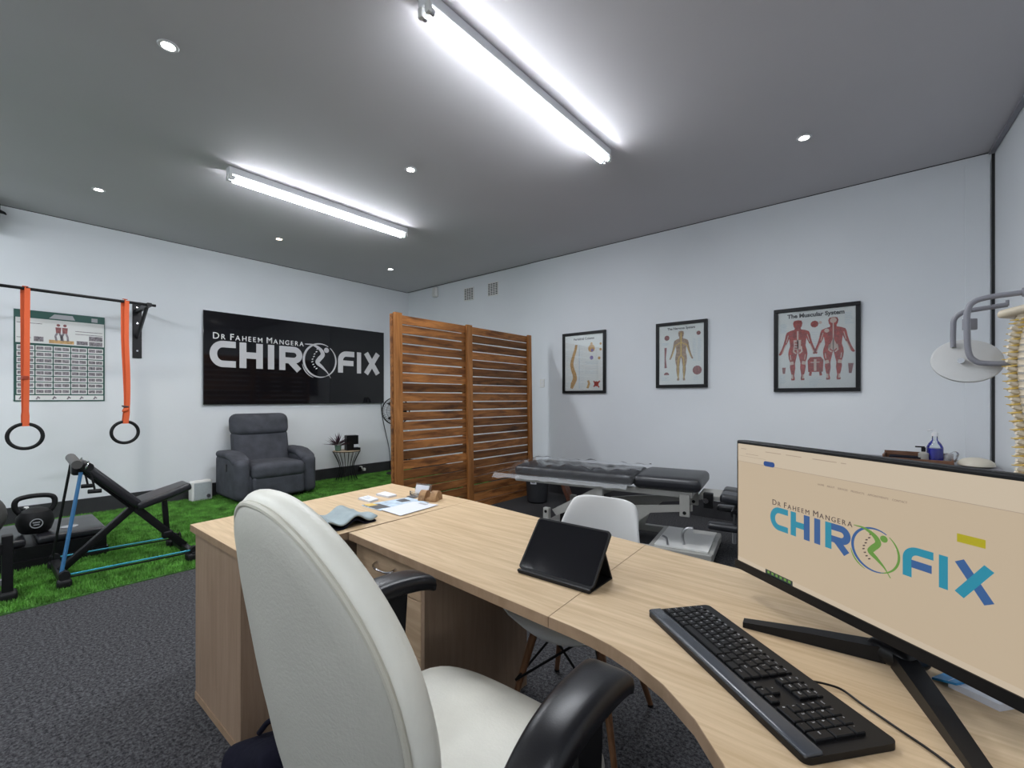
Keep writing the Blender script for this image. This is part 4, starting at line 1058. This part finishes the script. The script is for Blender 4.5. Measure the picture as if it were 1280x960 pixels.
MB().b2((4.50, -4.505, .0), (5.00, -4.475, .03)).build('plinth', 'oak_edge', du, 0)
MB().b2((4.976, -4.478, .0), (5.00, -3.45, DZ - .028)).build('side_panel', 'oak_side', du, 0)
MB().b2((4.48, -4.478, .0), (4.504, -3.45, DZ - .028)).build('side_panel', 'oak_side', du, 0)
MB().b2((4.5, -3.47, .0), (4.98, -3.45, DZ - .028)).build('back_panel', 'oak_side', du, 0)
# main desk
dm = thing('desk_main', 'light oak main desk section with a drawer pedestal', 'desk', (0, 0, 0))
polyM = [(5.110, -4.142), (6.132, -4.203), (6.085, -3.520), (5.077, -3.416)]
tp = slab('desktop', polyM, DZ - .028, DZ, dm); edge_band(polyM, DZ - .028, DZ - .0005, tp)
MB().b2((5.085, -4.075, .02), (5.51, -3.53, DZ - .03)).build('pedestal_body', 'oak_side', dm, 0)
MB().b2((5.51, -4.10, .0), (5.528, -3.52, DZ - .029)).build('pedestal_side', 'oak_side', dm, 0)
zt = DZ - .045
for h in (.14, .20, .26):
    dr = MB().b2((5.09, -4.098, zt - h + .004), (5.505, -4.078, zt), .002).build('drawer', 'oak_drawer', dm)
    hx, hz = 5.30, zt - h / 2 + .01
    MB().tube(bez([(hx - .06, -4.098, hz + .006), (hx - .058, -4.118, hz), (hx - .03, -4.128, hz - .006), (hx + .03, -4.128, hz - .006), (hx + .058, -4.118, hz), (hx + .06, -4.098, hz + .006)], 24), .0045, 8).build('handle', 'chrome', dr)
    zt -= h
# curved corner desk
dc = thing('desk_corner', 'light oak curved corner desk section carrying monitor and keyboard', 'desk', (0, 0, 0))
front = [(6.134, -4.203), (6.20, -4.206), (6.257, -4.212), (6.315, -4.223), (6.37, -4.241), (6.455, -4.283), (6.532, -4.340), (6.596, -4.409), (6.645, -4.49), (6.68, -4.59), (6.70, -4.70), (6.71, -4.82), (6.71, -4.95)]
polyC = front + [(7.36, -4.95), (7.36, -3.66), (6.087, -3.521)]
tp = slab('desktop', polyC, DZ - .028, DZ, dc); edge_band(polyC, DZ - .028, DZ - .0005, tp)
MB().b2((6.74, -4.93, 0), (7.34, -4.905, DZ - .028)).build('end_panel', 'oak_side', dc, 0)
MB().b2((7.32, -4.90, .0), (7.345, -3.68, DZ - .028)).build('back_panel', 'oak_side', dc, 0)
MB().cyl((6.95, -3.72, 0), (6.95, -3.72, DZ - .028), .03, 16).build('support_leg', 'steel', dc)

# ------------------------------------------------------------------ visitor chair
vc = thing('visitor_chair', 'white moulded shell chair with wooden legs tucked under the desk', 'chair', (5.815, -3.545, 0), R(186))
# local: faces +y ; seat centre origin
vs3, fs3 = [], []; nu, nv = 22, 30
def shell(u, v):
    """u -1..1 across, v 0 front edge .. 1 top of back"""
    prof = bez([(.235, .40), (.215, .432), (.12, .435), (-.02, .415), (-.13, .418), (-.185, .47), (-.215, .58), (-.245, .70), (-.268, .80), (-.276, .835)], 90)
    ve = v * (1 - .13 * abs(u) ** 5 * max(0, (v - .5) / .5))
    k = ve * (len(prof) - 1); i0 = int(k); i1 = min(i0 + 1, len(prof) - 1); p = prof[i0].lerp(prof[i1], k - i0)
    hw = .215 + .015 * math.sin(v * PI)
    if v > .55: hw *= 1 - .26 * ((v - .55) / .45) ** 1.1
    if v < .10: hw *= .86 + 1.4 * v
    c = u * u
    lift = .055 * c * (1 - v) * 1.0 if v < .45 else .03 * c
    fw = .085 * c * min(1, max(0, (v - .38) / .2)) * (1 - .75 * max(0, (v - .7) / .3) ** 1.5)
    return (u * hw, p[0] + fw, p[1] + lift * max(0, 1 - v / .55))
for j in range(nv + 1):
    for i in range(nu + 1): vs3.append(shell(-1 + 2 * i / nu, j / nv))
for j in range(nv):
    for i in range(nu): fs3.append((j * (nu + 1) + i, j * (nu + 1) + i + 1, (j + 1) * (nu + 1) + i + 1, (j + 1) * (nu + 1) + i))
so_ = MB().add(vs3, fs3).build('seat_shell', 'shell', vc, 80)
md = so_.modifiers.new('thick', 'SOLIDIFY'); md.thickness = .009; md.offset = 0
for sx in (-1, 1):
    for sy in (-1, 1):
        MB().tube([(sx * .13, sy * .11 - .01, .40), (sx * .22, sy * .20 - .02, .008)], [.017, .011], 12).build('leg', 'legwood', vc)
        MB().cyl((sx * .22, sy * .20 - .02, 0), (sx * .22, sy * .20 - .02, .01), .012, 10).build('foot_cap', 'rubber', vc)
wf = MB()
for sx in (-1, 1):
    wf.tube([(sx * .19, -.20, .17), (sx * .06, 0, .37), (sx * .19, .17, .17)], .005, 6)
    wf.tube([(-.19, sx * .185 - .01, .17), (.06, sx * .12, .37)], .005, 6); wf.tube([(.19, sx * .185 - .01, .17), (-.06, sx * .12, .37)], .005, 6)
wf.build('wire_brace', 'blackmetal', vc)
MB().tube([(.13, .10, .395), (-.13, .10, .395), (-.13, -.12, .395), (.13, -.12, .395)], .008, 6, closed=True).build('seat_mount', 'blackmetal', vc)

# ------------------------------------------------------------------ office chair
OC = (6.04, -4.452); oc = thing('office_chair', 'cream leather office chair with black armrests pulled up to the desk', 'chair', (OC[0], OC[1], 0), R(1.4))
# star base
MB().cyl((0, 0, .07), (0, 0, .12), .045, 16).build('hub', 'black', oc)
for i in range(5):
    a = 2 * PI * i / 5 + .3; ca, sa = math.cos(a), math.sin(a)
    lg = MB().tube([(.03 * ca, .03 * sa, .10), (.29 * ca, .29 * sa, .075)], [.026, .018], 8).build('base_leg', 'black', oc)
    ws = MB()
    for s in (-1, 1): ws.cyl((.29 * ca - s * .012 * sa, .29 * sa + s * .012 * ca, .028), (.29 * ca - s * .026 * sa, .29 * sa + s * .026 * ca, .028), .028, 14)
    ws.build('caster', 'rubber', lg)
MB().cyl((0, 0, .11), (0, 0, .40), .025, 14).build('gas_lift', 'black', oc)
MB().box((0, 0, .405), (.26, .26, .03), None, .006).build('seat_plate', 'black', oc)
# seat cushion
def seat_pts():
    n, k = 48, 9; vs, fs = [], []
    def outl(a):
        c, s = math.cos(a), math.sin(a); e = 2 / 3.0
        return .015 + .288 * abs(c) ** e * (1 if c > 0 else -1), (.285 * abs(s) ** e * (1 if s > 0 else -1)) + .02
    prof = []
    for i in range(k + 1): prof.append((1 - .12 * (1 - math.sin(PI / 2 * i / k)), .42 + .07 * i / k))
    for i in range(1, k + 1):
        t = PI / 2 * i / k; prof.append((.86 + .14 * math.cos(t) if i < k else .80, .49 + .045 * math.sin(t)))
    for r_ in (.6, .4, .2, .02): prof.append((r_, .535 + .006 * (1 - r_)))
    for (r_, zz) in prof:
        for j in range(n):
            x, y = outl(2 * PI * j / n); x *= r_; y = .02 + (y - .02) * r_
            drop = .05 * max(0, (y - .14) / .15) ** 2
            vs.append((x, y, zz - drop))
    for i in range(len(prof) - 1):
        for j in range(n):
            j2 = (j + 1) % n; fs.append((i * n + j, i * n + j2, (i + 1) * n + j2, (i + 1) * n + j))
    fs.append(tuple(range(n))[::-1]); fs.append(tuple((len(prof) - 1) * n + j for j in range(n)))
    return vs, fs
MB().add(*seat_pts()).build('seat_cushion', 'cream', oc, 60)
# backrest
BZ0, BZ1 = .46, 1.115
def back_mid(z):   # forward position of rear plane at height z
    t = (z - .46) / .655
    return -.278 - .121 * t
def back_out(a, r=1.0):
    """outline: a angle, egg tapering upward"""
    zc, hz = .83, .308
    s, c = math.sin(a), math.cos(a)
    zz = hz * (abs(s) ** .85) * (1 if s > 0 else -1)
    t = (zz / hz + 1) / 2
    wd = .251 - .061 * t ** 2.5
    x = wd * (abs(c) ** .869) * (1 if c > 0 else -1)
    return x * r, zc + zz * r
def back_pos(x, z, d):
    """point at lateral x, height z, depth d in front of the rear plane, with lateral wrap"""
    return (x, back_mid(z) + .88 * x * x + d, z)
def back_surface(profile, n=72):
    vs, fs = [], []
    for (r_, d) in profile:
        for j in range(n):
            x, z_ = back_out(2 * PI * j / n, r_); vs.append(back_pos(x, z_, d))
    for i in range(len(profile) - 1):
        for j in range(n):
            j2 = (j + 1) % n; fs.append((i * n + j, i * n + j2, (i + 1) * n + j2, (i + 1) * n + j))
    fs.append(tuple(range(n))[::-1]); fs.append(tuple((len(profile) - 1) * n + j for j in range(n)))
    return vs, fs
th = .05
prof = [(.90, .004)] + [(.93 + .07 * math.sin(PI * i / 10), .004 + th * (1 - math.cos(PI * i / 10)) / 2) for i in range(1, 10)] + [(.90, th + .004), (.75, th + .006), (.5, th + .009), (.25, th + .010), (.03, th + .010)]
MB().add(*back_surface(prof)).build('backrest_cushion', 'cream', oc, 60)
prof = [(.93, .012), (.93, .0), (.90, -.006), (.75, -.010), (.5, -.014), (.25, -.016), (.03, -.016)]
MB().add(*back_surface(prof)).build('backrest_rear_panel', 'cream_back', oc, 60)
pp = []
for j in range(96):
    x, z_ = back_out(2 * PI * j / 96, .938); pp.append(back_pos(x, z_, .002))
MB().tube(pp, .0055, 8, closed=True).build('piping', 'pip', oc)
MB().tube(bez([(0, -.05, .40), (0, -.20, .40), (0, -.255, .45), (0, -.285, .62)], 16), .018, 8).build('back_bracket', 'black', oc)
for s in (-1, 1):
    # pad: curved, drooping towards the back
    dyA = .05 if s < 0 else -.035
    pts = bez([(s * .325, -.17 + dyA, .645), (s * .33, -.13 + dyA, .70), (s * .333, -.07 + dyA, .737), (s * .333, dyA, .753), (s * .33, .08 + dyA, .752), (s * .325, .145 + dyA, .742), (s * .322, .175 + dyA, .726)], 36)
    n = 14; vs, fs = [], []
    for i, p in enumerate(pts):
        t = i / (len(pts) - 1); e = min(1, math.sin(min(1, t * 6) * PI / 2), math.sin(min(1, (1 - t) * 11) * PI / 2)) ; e = max(.35, e)
        wx = (.038 + .016 * t) * e; hz_ = .024 * (.5 + .5 * e)
        for j in range(n):
            a = 2 * PI * j / n; c, sn_ = math.cos(a), math.sin(a)
            vs.append((p[0] + wx * abs(c) ** .55 * (1 if c > 0 else -1), p[1], p[2] + hz_ * abs(sn_) ** .6 * (1 if sn_ > 0 else -1)))
    for i in range(len(pts) - 1):
        for j in range(n): fs.append((i * n + j, i * n + (j + 1) % n, (i + 1) * n + (j + 1) % n, (i + 1) * n + j))
    fs.append(tuple(range(n))[::-1]); fs.append(tuple((len(pts) - 1) * n + j for j in range(n)))
    MB().add(vs, fs).build('armrest_pad', 'armpad', oc, 60)
    up = MB(); path = bez([(s * .330, .05 + dyA, .735), (s * .333, .05 + dyA, .66), (s * .335, .04 + dyA, .55), (s * .325, .03, .46), (s * .27, .01, .415), (s * .12, 0, .405)], 24)
    vs, fs = [], []
    for i, p in enumerate(path):
        wd = .045 - .010 * min(1, i / 16); dirx = 1 if i < 15 else 0
        tx, tz = (.011, 0) if i < 17 else (.004, .011)
        for (a, b_) in ((-1, -1), (1, -1), (1, 1), (-1, 1)): vs.append((p[0] + a * tx, p[1] + b_ * wd, p[2] + a * tz))
    for i in range(len(path) - 1):
        for j in range(4): fs.append((4 * i + j, 4 * i + (j + 1) % 4, 4 * i + 4 + (j + 1) % 4, 4 * i + 4 + j))
    fs.append((3, 2, 1, 0)); k = 4 * (len(path) - 1); fs.append((k, k + 1, k + 2, k + 3))
    MB().add(vs, fs).build('armrest_upright', 'black', oc, 35)
# dark bag on the floor
bg = thing('soft_bag', 'dark navy fabric bag slumped on the carpet by the desk return', 'bag', (5.23, -4.49, 0), R(10))
MB().rbox((0, 0, .085), (.26, .20, .17), .07, 5, lambda x, y, z: (x + .02 * math.sin(y * 30), y + .015 * math.sin(x * 25 + z * 20), z + .02 * math.sin(x * 22) * (1 if z > 0 else 0))).build('bag_body', 'navy', bg)
MB().tube(bez([(-.07, 0, .16), (-.04, .02, .20), (.02, .03, .205), (.07, .0, .16)], 20), .009, 8).build('bag_strap', 'navy', bg)

# ------------------------------------------------------------------ monitor
mo = thing('computer_monitor', 'wide black computer monitor showing the clinic website', 'monitor', (6.728, -3.947, DZ), R(-36.8))
MW, MH, MZ = .708, .355, .068
MB().box((0, .018, MZ + MH / 2), (MW, .028, MH), None, .004).build('housing', 'black', mo)
MB().rbox((0, .045, MZ + .17), (.46, .045, .22), .02, 3).build('rear_bulge', 'black', mo)
BZ = .009; CH = .020
scr = MB().b2((-MW / 2 + BZ, .002, MZ + CH), (MW / 2 - BZ, .0035, MZ + MH - BZ)).build('screen', 'screen', mo, 0)
MB().b2((-MW / 2, -.002, MZ - .002), (MW / 2, .004, MZ + CH)).build('chin_bezel', 'black', mo, 0)
sw_, sh_ = MW - 2 * BZ, MH - CH - BZ
mS = basis((-MW / 2 + BZ, .0018, MZ + CH), (1, 0, 0), (0, 0, 1))
def R2(b, x0, y0, x1, y1, zz=0): b.prism([(x0, y0), (x1, y0), (x1, y1), (x0, y1)], zz, zz + .0002, mS)
b = MB(); R2(b, 0, sh_ - .048, sw_, sh_); b.build('toolbar', 'scr_bar', scr, 0)
b = MB(); R2(b, 0, sh_ - .0485, sw_, sh_ - .0475, .0003); R2(b, .004, sh_ - .033, .1, sh_ - .0322, .0003); b.build('toolbar_line', 'scr_line', scr, 0)
b = MB(); b.prism([(x + .112, y + sh_ - .043) for x, y in rrect(.036, .013, .006, 4)], .0004, .0007, mS); b.build('blue_button', 'scr_blue', scr, 0)
b = MB()
for x_, ln_ in ((.012, .02), (.10, .05), (.165, .045), (.24, .06), (.31, .012)):
    R2(b, x_, sh_ - .0135, x_ + ln_, sh_ - .0118, .0004)
R2(b, .03, sh_ - .0262, .075, sh_ - .0248, .0004)
o = b.build('tab_titles', 'scr_line', scr, 0); o['kind'] = 'stuff'
x_ = .254
for tx in ('HOME', 'ABOUT', 'SERVICES', 'PRODUCTS', 'APPOINTMENTS', 'CONTACT'):
    b = MB(); x_ += text_mesh(tx, .0056, mS @ Matrix.Translation((x_, sh_ - .070, .0004)), b, .0001) + .007
    b.build('menu_word', 'scr_menu', scr, 0)
logo(mS @ Matrix.Translation((.116, .122, .0)), .456 / 2.53, scr, 'scr_teal', 'scr_indigo', 'scr_indigo', 'scr_green', 'scr_green', 'scr_text', .0003, 0, .92)
b = MB(); R2(b, .521, sh_ - .116, .560, sh_ - .102, .0002); b.build('yellow_tag', 'scr_yel', scr, 0)
b = MB(); R2(b, .10, .0, .185, .011, .0002); b.build('taskbar', 'scr_task', scr, 0)
b = MB(); R2(b, 0, 0, .10, .011, .0001); R2(b, .185, 0, sw_, .011, .0001); b.build('taskbar_strip', 'scr_bar', scr, 0)
b = MB()
for i in range(6): R2(b, .107 + i * .013, .003, .114 + i * .013, .009, .0005)
b.build('taskbar_icons', 'scr_green', scr, 0)
# V stand
nk = MB().box((.03, .075, .10), (.075, .035, .20), (R(8), 0, 0), .008).build('neck', 'black', mo)
MB().rbox((.03, .070, .0205), (.09, .075, .04), .018, 3).build('stand_hub', 'black', mo)
for hx_, q in ((.015, Vector((-.175, -.124, .010))), (.05, Vector((.30, -.125, .010)))):
    p = Vector((hx_, .055, .02)); d = (q - p); wdir = Vector((d.y, -d.x, 0)).normalized()
    vs = []
    for pt_, wd, h in ((p, .019, .032), (p.lerp(q, .5), .016, .024), (q, .013, .012)):
        for a, zz in ((-1, 0), (1, 0), (1, 1), (-1, 1)): vs.append((pt_.x + a * wdir.x * wd, pt_.y + a * wdir.y * wd, .0008 + zz * h))
    fs = [(3, 2, 1, 0), (8, 9, 10, 11)]
    for i in range(2):
        for j in range(4): fs.append((4 * i + j, 4 * i + (j + 1) % 4, 4 * i + 4 + (j + 1) % 4, 4 * i + 4 + j))
    MB().add(vs, fs).build('stand_leg', 'black', mo, 0)

# ------------------------------------------------------------------ keyboard
kbd = thing('keyboard', 'black full-size keyboard lying on the curved desk before the monitor', 'keyboard', (6.556, -4.123, DZ), R(-38.9))
KL, KD = .478, .168
MB().prism([(x, y) for x, y in rrect(KL, KD, .012)], .001, .012).build('body', 'black', kbd, 40)
MB().rbox((0, -KD / 2 + .018, .012), (KL - .004, .034, .010), .005, 2).build('wrist_edge', mat('dark_gloss_edge', (.05, .055, .065), .25), kbd)
key_me = {}
U = .0203; UY = .0190
def key(x, y, wu, hu, leg=None, hh=.0065, wid=None, dep=None):
    kx = (wid or wu * U - .0028); ky = (dep or hu * UY - .0028)
    kk = (round(kx, 4), round(ky, 4), hh)
    if kk not in key_me:
        o = MB()
        a, b_ = kx / 2, ky / 2; i_ = .0012
        o.add([(-a, -b_, 0), (a, -b_, 0), (a, b_, 0), (-a, b_, 0), (-a, -b_, hh * .7), (a, -b_, hh * .7), (a, b_, hh * .7), (-a, b_, hh * .7), (-a + i_, -b_ + i_, hh), (a - i_, -b_ + i_, hh), (a - i_, b_ - i_, hh), (-a + i_, b_ - i_, hh)],
              [(3, 2, 1, 0), (0, 1, 5, 4), (1, 2, 6, 5), (2, 3, 7, 6), (3, 0, 4, 7), (4, 5, 9, 8), (5, 6, 10, 9), (6, 7, 11, 10), (7, 4, 8, 11), (8, 9, 10, 11)])
        ob = o.build('key', 'black', kbd, 0, (x, y, .0118)); key_me[kk] = ob
    else:
        ob = link_copy(key_me[kk], kbd, (x, y, .0118))
    if leg:
        lb = MB(); text_mesh(leg, .0065 if len(leg) < 3 else .0042, Matrix.Translation((-kx / 2 + .003, -.0005 if ky > .01 else -.002, hh)), lb, .0001)
        lb.build('legend', 'signsilver', ob, 0)
    return ob
KX0 = -KL / 2 + .010; KY0 = -KD / 2 + .047
rows = [
    [('Ctrl', 1.25), ('Fn', 1.0), ('', 1.0), ('Alt', 1.0), ('', 6.0), ('Alt', 1.25), ('', 1.25), ('Ctrl', 1.5)],
    [('Shift', 1.25), ('|', 1)] + [(c, 1) for c in 'ZXCVBNM,./'] + [('Shift', 2.0)],
    [('Caps', 1.75)] + [(c, 1) for c in "ASDFGHJKL;'"] + [('Enter', 1.5)],
    [('Tab', 1.5)] + [(c, 1) for c in 'QWERTYUIOP[]'] + [('', .75)],
    [('~', 1)] + [(c, 1) for c in '1234567890-='] + [('Back', 1.25)],
]
for r_, row in enumerate(rows):
    x = KX0; tot = sum(wu for _, wu in row); fac = 14.25 / tot
    for lg_, wu in row:
        key(x + wu * fac * U / 2, KY0 + r_ * UY, wu * fac, 1, lg_ or None); x += wu * fac * U
yF = KY0 + 5 * UY - .003
for i, lg_ in enumerate(['Esc'] + ['F%d' % k for k in range(1, 13)]):
    key(KX0 + (i + .5) * 14.25 * U / 13, yF, 1, 1, lg_, .004, .0165, .0095)
xN = KX0 + 14.25 * U + .008
for i in range(3):
    key(xN + (i + .5) * U, yF, 1, 1, ('Prt', 'Scr', 'Brk')[i], .004, .0165, .0095)
    key(xN + (i + .5) * U, KY0 + 4 * UY, 1, 1, ('Ins', 'Hom', 'PgU')[i]); key(xN + (i + .5) * U, KY0 + 3 * UY, 1, 1, ('Del', 'End', 'PgD')[i])
    key(xN + (i + .5) * U, KY0, 1, 1, ('<', 'v', '>')[i])
key(xN + 1.5 * U, KY0 + UY, 1, 1, '^')
xP = xN + 3 * U + .008
for i, row in enumerate([('0', '.'), ('1', '2', '3'), ('4', '5', '6'), ('7', '8', '9'), ('Num', '/', '*')]):
    xx = xP
    for c in row:
        wu = 2 if c == '0' else 1; key(xx + wu * U / 2, KY0 + i * UY, wu, 1, c); xx += wu * U
key(xP + 3.5 * U, KY0 + .5 * UY, 1, 2, 'Ent'); key(xP + 3.5 * U, KY0 + 2.5 * UY, 1, 2, '+'); key(xP + 3.5 * U, KY0 + 4 * UY, 1, 1, '-')
kc = MB().tube(bez([(6.665, -4.112, .750), (6.690, -4.100, .748), (6.715, -4.095, .745), (6.745, -4.118, .7435), (6.791, -4.154, .7435), (6.853, -4.205, .7435), (6.95, -4.32, .7435), (7.05, -4.55, .7435)], 40), .0022, 6)
tag(kc.build('keyboard_cable', 'black'), 'thin black keyboard cable curving across the desk under the monitor', 'cable')

# blue card box behind the monitor
bb_ = thing('card_pack', 'blue and white folded card pack lying under the monitor edge', 'card pack', (6.945, -3.93, DZ), R(-30))
MB().prism([(-.06, -.055), (.012, -.055), (.03, .06), (-.06, .06)], .0, .012).build('white_base', 'paper', bb_, 0)
MB().add([(-.085, -.055, .0), (-.045, -.06, .0125), (-.025, .07, .018), (-.085, .07, .003), (-.085, -.055, .004), (-.045, -.06, .0165), (-.025, .07, .022), (-.085, .07, .007)], [(0, 1, 2, 3), (4, 7, 6, 5), (0, 4, 5, 1), (1, 5, 6, 2), (2, 6, 7, 3), (3, 7, 4, 0)]).build('blue_flap', 'blue', bb_, 0)

# ------------------------------------------------------------------ tablet on folio stand
tb_ = thing('tablet', 'black tablet propped up in a folio stand on the desk', 'tablet', (6.02, -4.018, DZ), R(1))
ta = R(40)   # tilt from vertical
mT = Matrix.Translation((0, 0, .010)) @ Matrix.Rotation(-ta, 4, 'X')
cs = MB(); pr = [(x, z_ + .0875) for x, z_ in rrect(.262, .175, .012)]
cs.prism([(x, y) for x, y in pr], -.004, .004, mT @ basis((0, .0, 0), (1, 0, 0), (0, 0, 1))); cs.build('folio_case', 'rubber', tb_, 40)
g_ = MB(); g_.prism([(x, y + .0875) for x, y in rrect(.25, .163, .008)], .0043, .0050, mT @ basis((0, 0, 0), (1, 0, 0), (0, 0, 1))); g_.build('screen_glass', 'blackgloss', tb_, 40)
top = mT @ Vector((0, .004, .115)); n_ = .125
MB().add([(-n_, top.y, top.z), (n_, top.y, top.z), (n_, top.y + .045, .002), (-n_, top.y + .045, .002), (-n_, top.y + .005, top.z), (n_, top.y + .005, top.z), (n_, top.y + .050, .002), (-n_, top.y + .050, .002)], [(0, 1, 2, 3), (4, 7, 6, 5), (0, 4, 5, 1), (1, 5, 6, 2), (2, 6, 7, 3), (3, 7, 4, 0)]).build('stand_flap', 'rubber', tb_, 0)
MB().b2((-n_, -.012, .001), (n_, top.y + .05, .0045)).build('base_flap', 'rubber', tb_, 0)
MB().b2((-.127, -.014, .0045), (.127, -.002, .012), .002).build('lower_lip', 'rubber', tb_)

# ------------------------------------------------------------------ papers, cards and small things on the desk
def sheet(name, label, cat, quad, z0, th_, m, group=None):
    cx = sum(p[0] for p in quad) / 4; cy = sum(p[1] for p in quad) / 4
    t = thing(name, label, cat, (cx, cy, z0), 0, group)
    MB().prism([(p[0] - cx, p[1] - cy) for p in quad], 0, th_).build('sheet', m, t, 0)
    return t, cx, cy
t, cx, cy = sheet('brochure', 'printed brochure with grey and yellow artwork under the white sheet', 'brochure', [(4.735, -3.855), (4.90, -3.858), (4.95, -3.60), (4.765, -3.59)], DZ + .0003, .003, 'paper_b', 'papers on the desk')
b = MB(); b.prism([(-.10, -.125), (.03, -.128), (.045, -.06), (-.06, -.055)], .0031, .0035); b.build('dark_artwork', 'print_dark', t, 0)
b = MB(); b.prism([(-.10, -.12), (-.05, -.122), (-.04, -.075), (-.09, -.075)], .0036, .004); b.build('yellow_artwork', 'print_yel', t, 0)
b = MB(); b.prism([(-.06, .045), (.0, .04), (.01, .09), (-.06, .10)], .0031, .0035); b.build('dark_artwork', 'print_dark', t, 0)
t, cx, cy = sheet('white_paper_sheet', 'white sheet of paper lying on the brochure', 'paper', [(4.895, -3.85), (5.06, -3.858), (5.03, -3.605), (4.875, -3.64)], DZ + .0036, .0012, 'paper', 'papers on the desk')
b = MB(); b.prism([(-.04, .085), (.02, .085), (.02, .105), (-.04, .105)], .0013, .0016); b.build('heading_print', 'print_grey', t, 0)
t, cx, cy = sheet('card_stack', 'stack of small white cards with a printed stripe, nearer the chair', 'cards', [(4.597, -3.79), (4.712, -3.793), (4.695, -3.732), (4.584, -3.722)], DZ + .0003, .010, 'paper', 'papers on the desk')
b = MB(); b.strip([(-.035, -.01), (.03, -.012)], .006, .0101, .0104); b.strip([(-.035, .012), (.0, .011)], .006, .0101, .0104); b.build('card_print', 'print_grey', t, 0)
t, cx, cy = sheet('card_stack', 'plain stack of white cards near the far desk corner', 'cards', [(4.582, -3.671), (4.69, -3.664), (4.686, -3.609), (4.564, -3.60)], DZ + .0003, .010, 'paper', 'papers on the desk')
t, cx, cy = sheet('name_card', 'small dark picture card between the papers', 'card', [(4.74, -3.585), (4.80, -3.583), (4.802, -3.548), (4.742, -3.55)], DZ + .0036, .0012, 'print_dark')
ah = thing('acrylic_card_holder', 'clear acrylic card holder standing behind the papers', 'card holder', (4.76, -3.50, DZ), R(12))
MB().b2((-.055, -.03, 0), (.055, .03, .003)).build('base', 'acrylic', ah, 0)
MB().box((0, .02, .03), (.11, .003, .06), (R(-20), 0, 0)).build('back_plate', 'acrylic', ah, 0)
MB().box((0, -.028, .012), (.11, .003, .022)).build('front_lip', 'acrylic', ah, 0)
MB().box((0, .010, .028), (.09, .004, .05), (R(-20), 0, 0)).build('cards', 'paper', ah, 0)
wh = thing('log_card_holder', 'small card holder made from two rounded slices of log', 'card holder', (4.90, -3.55, DZ), R(25))
for xo, nm in ((-.032, 'rear_log'), (.032, 'front_log')):
    pts = [(.045 * math.cos(PI * i / 14), .052 * math.sin(PI * i / 14)) for i in range(15)]
    MB().prism(pts, -.018, .018, basis((xo, 0, 0), (0, 1, 0), (0, 0, 1))).build(nm, 'bark', wh, 40)
MB().b2((-.02, -.035, 0), (.02, .035, .014)).build('bridge', 'bark', wh, 0)
# folded grey wrap
cl = thing('support_wrap', 'folded grey fabric support wrap lying at the desk notch', 'wrap', (4.945, -4.085, DZ + .001), 0)
vs, fs = [], []; nx, ny = 26, 10
Q = [Vector((-.07, -.14)), Vector((.115, -.125)), Vector((.10, .115)), Vector((-.12, .13))]
for i in range(nx + 1):
    for j in range(ny + 1):
        s_, t_ = i / nx, j / ny
        p = Q[0].lerp(Q[1], t_).lerp(Q[3].lerp(Q[2], t_), s_)
        vs.append((p.x, p.y, .030 + .014 * math.sin(s_ * 11 + t_ * 1.5) + .006 * math.sin(t_ * 7 + s_ * 3)))
for i in range(nx):
    for j in range(ny): fs.append((i * (ny + 1) + j, (i + 1) * (ny + 1) + j, (i + 1) * (ny + 1) + j + 1, i * (ny + 1) + j + 1))
o = MB().add(vs, fs).build('upper_layer', 'cloth', cl, 80); md = o.modifiers.new('t', 'SOLIDIFY'); md.thickness = .006
vs2 = [(x, y - .006, max(.0035, z_ - .019)) for x, y, z_ in vs]
o = MB().add(vs2, fs).build('lower_layer', 'navy', cl, 80); md = o.modifiers.new('t', 'SOLIDIFY'); md.thickness = .005
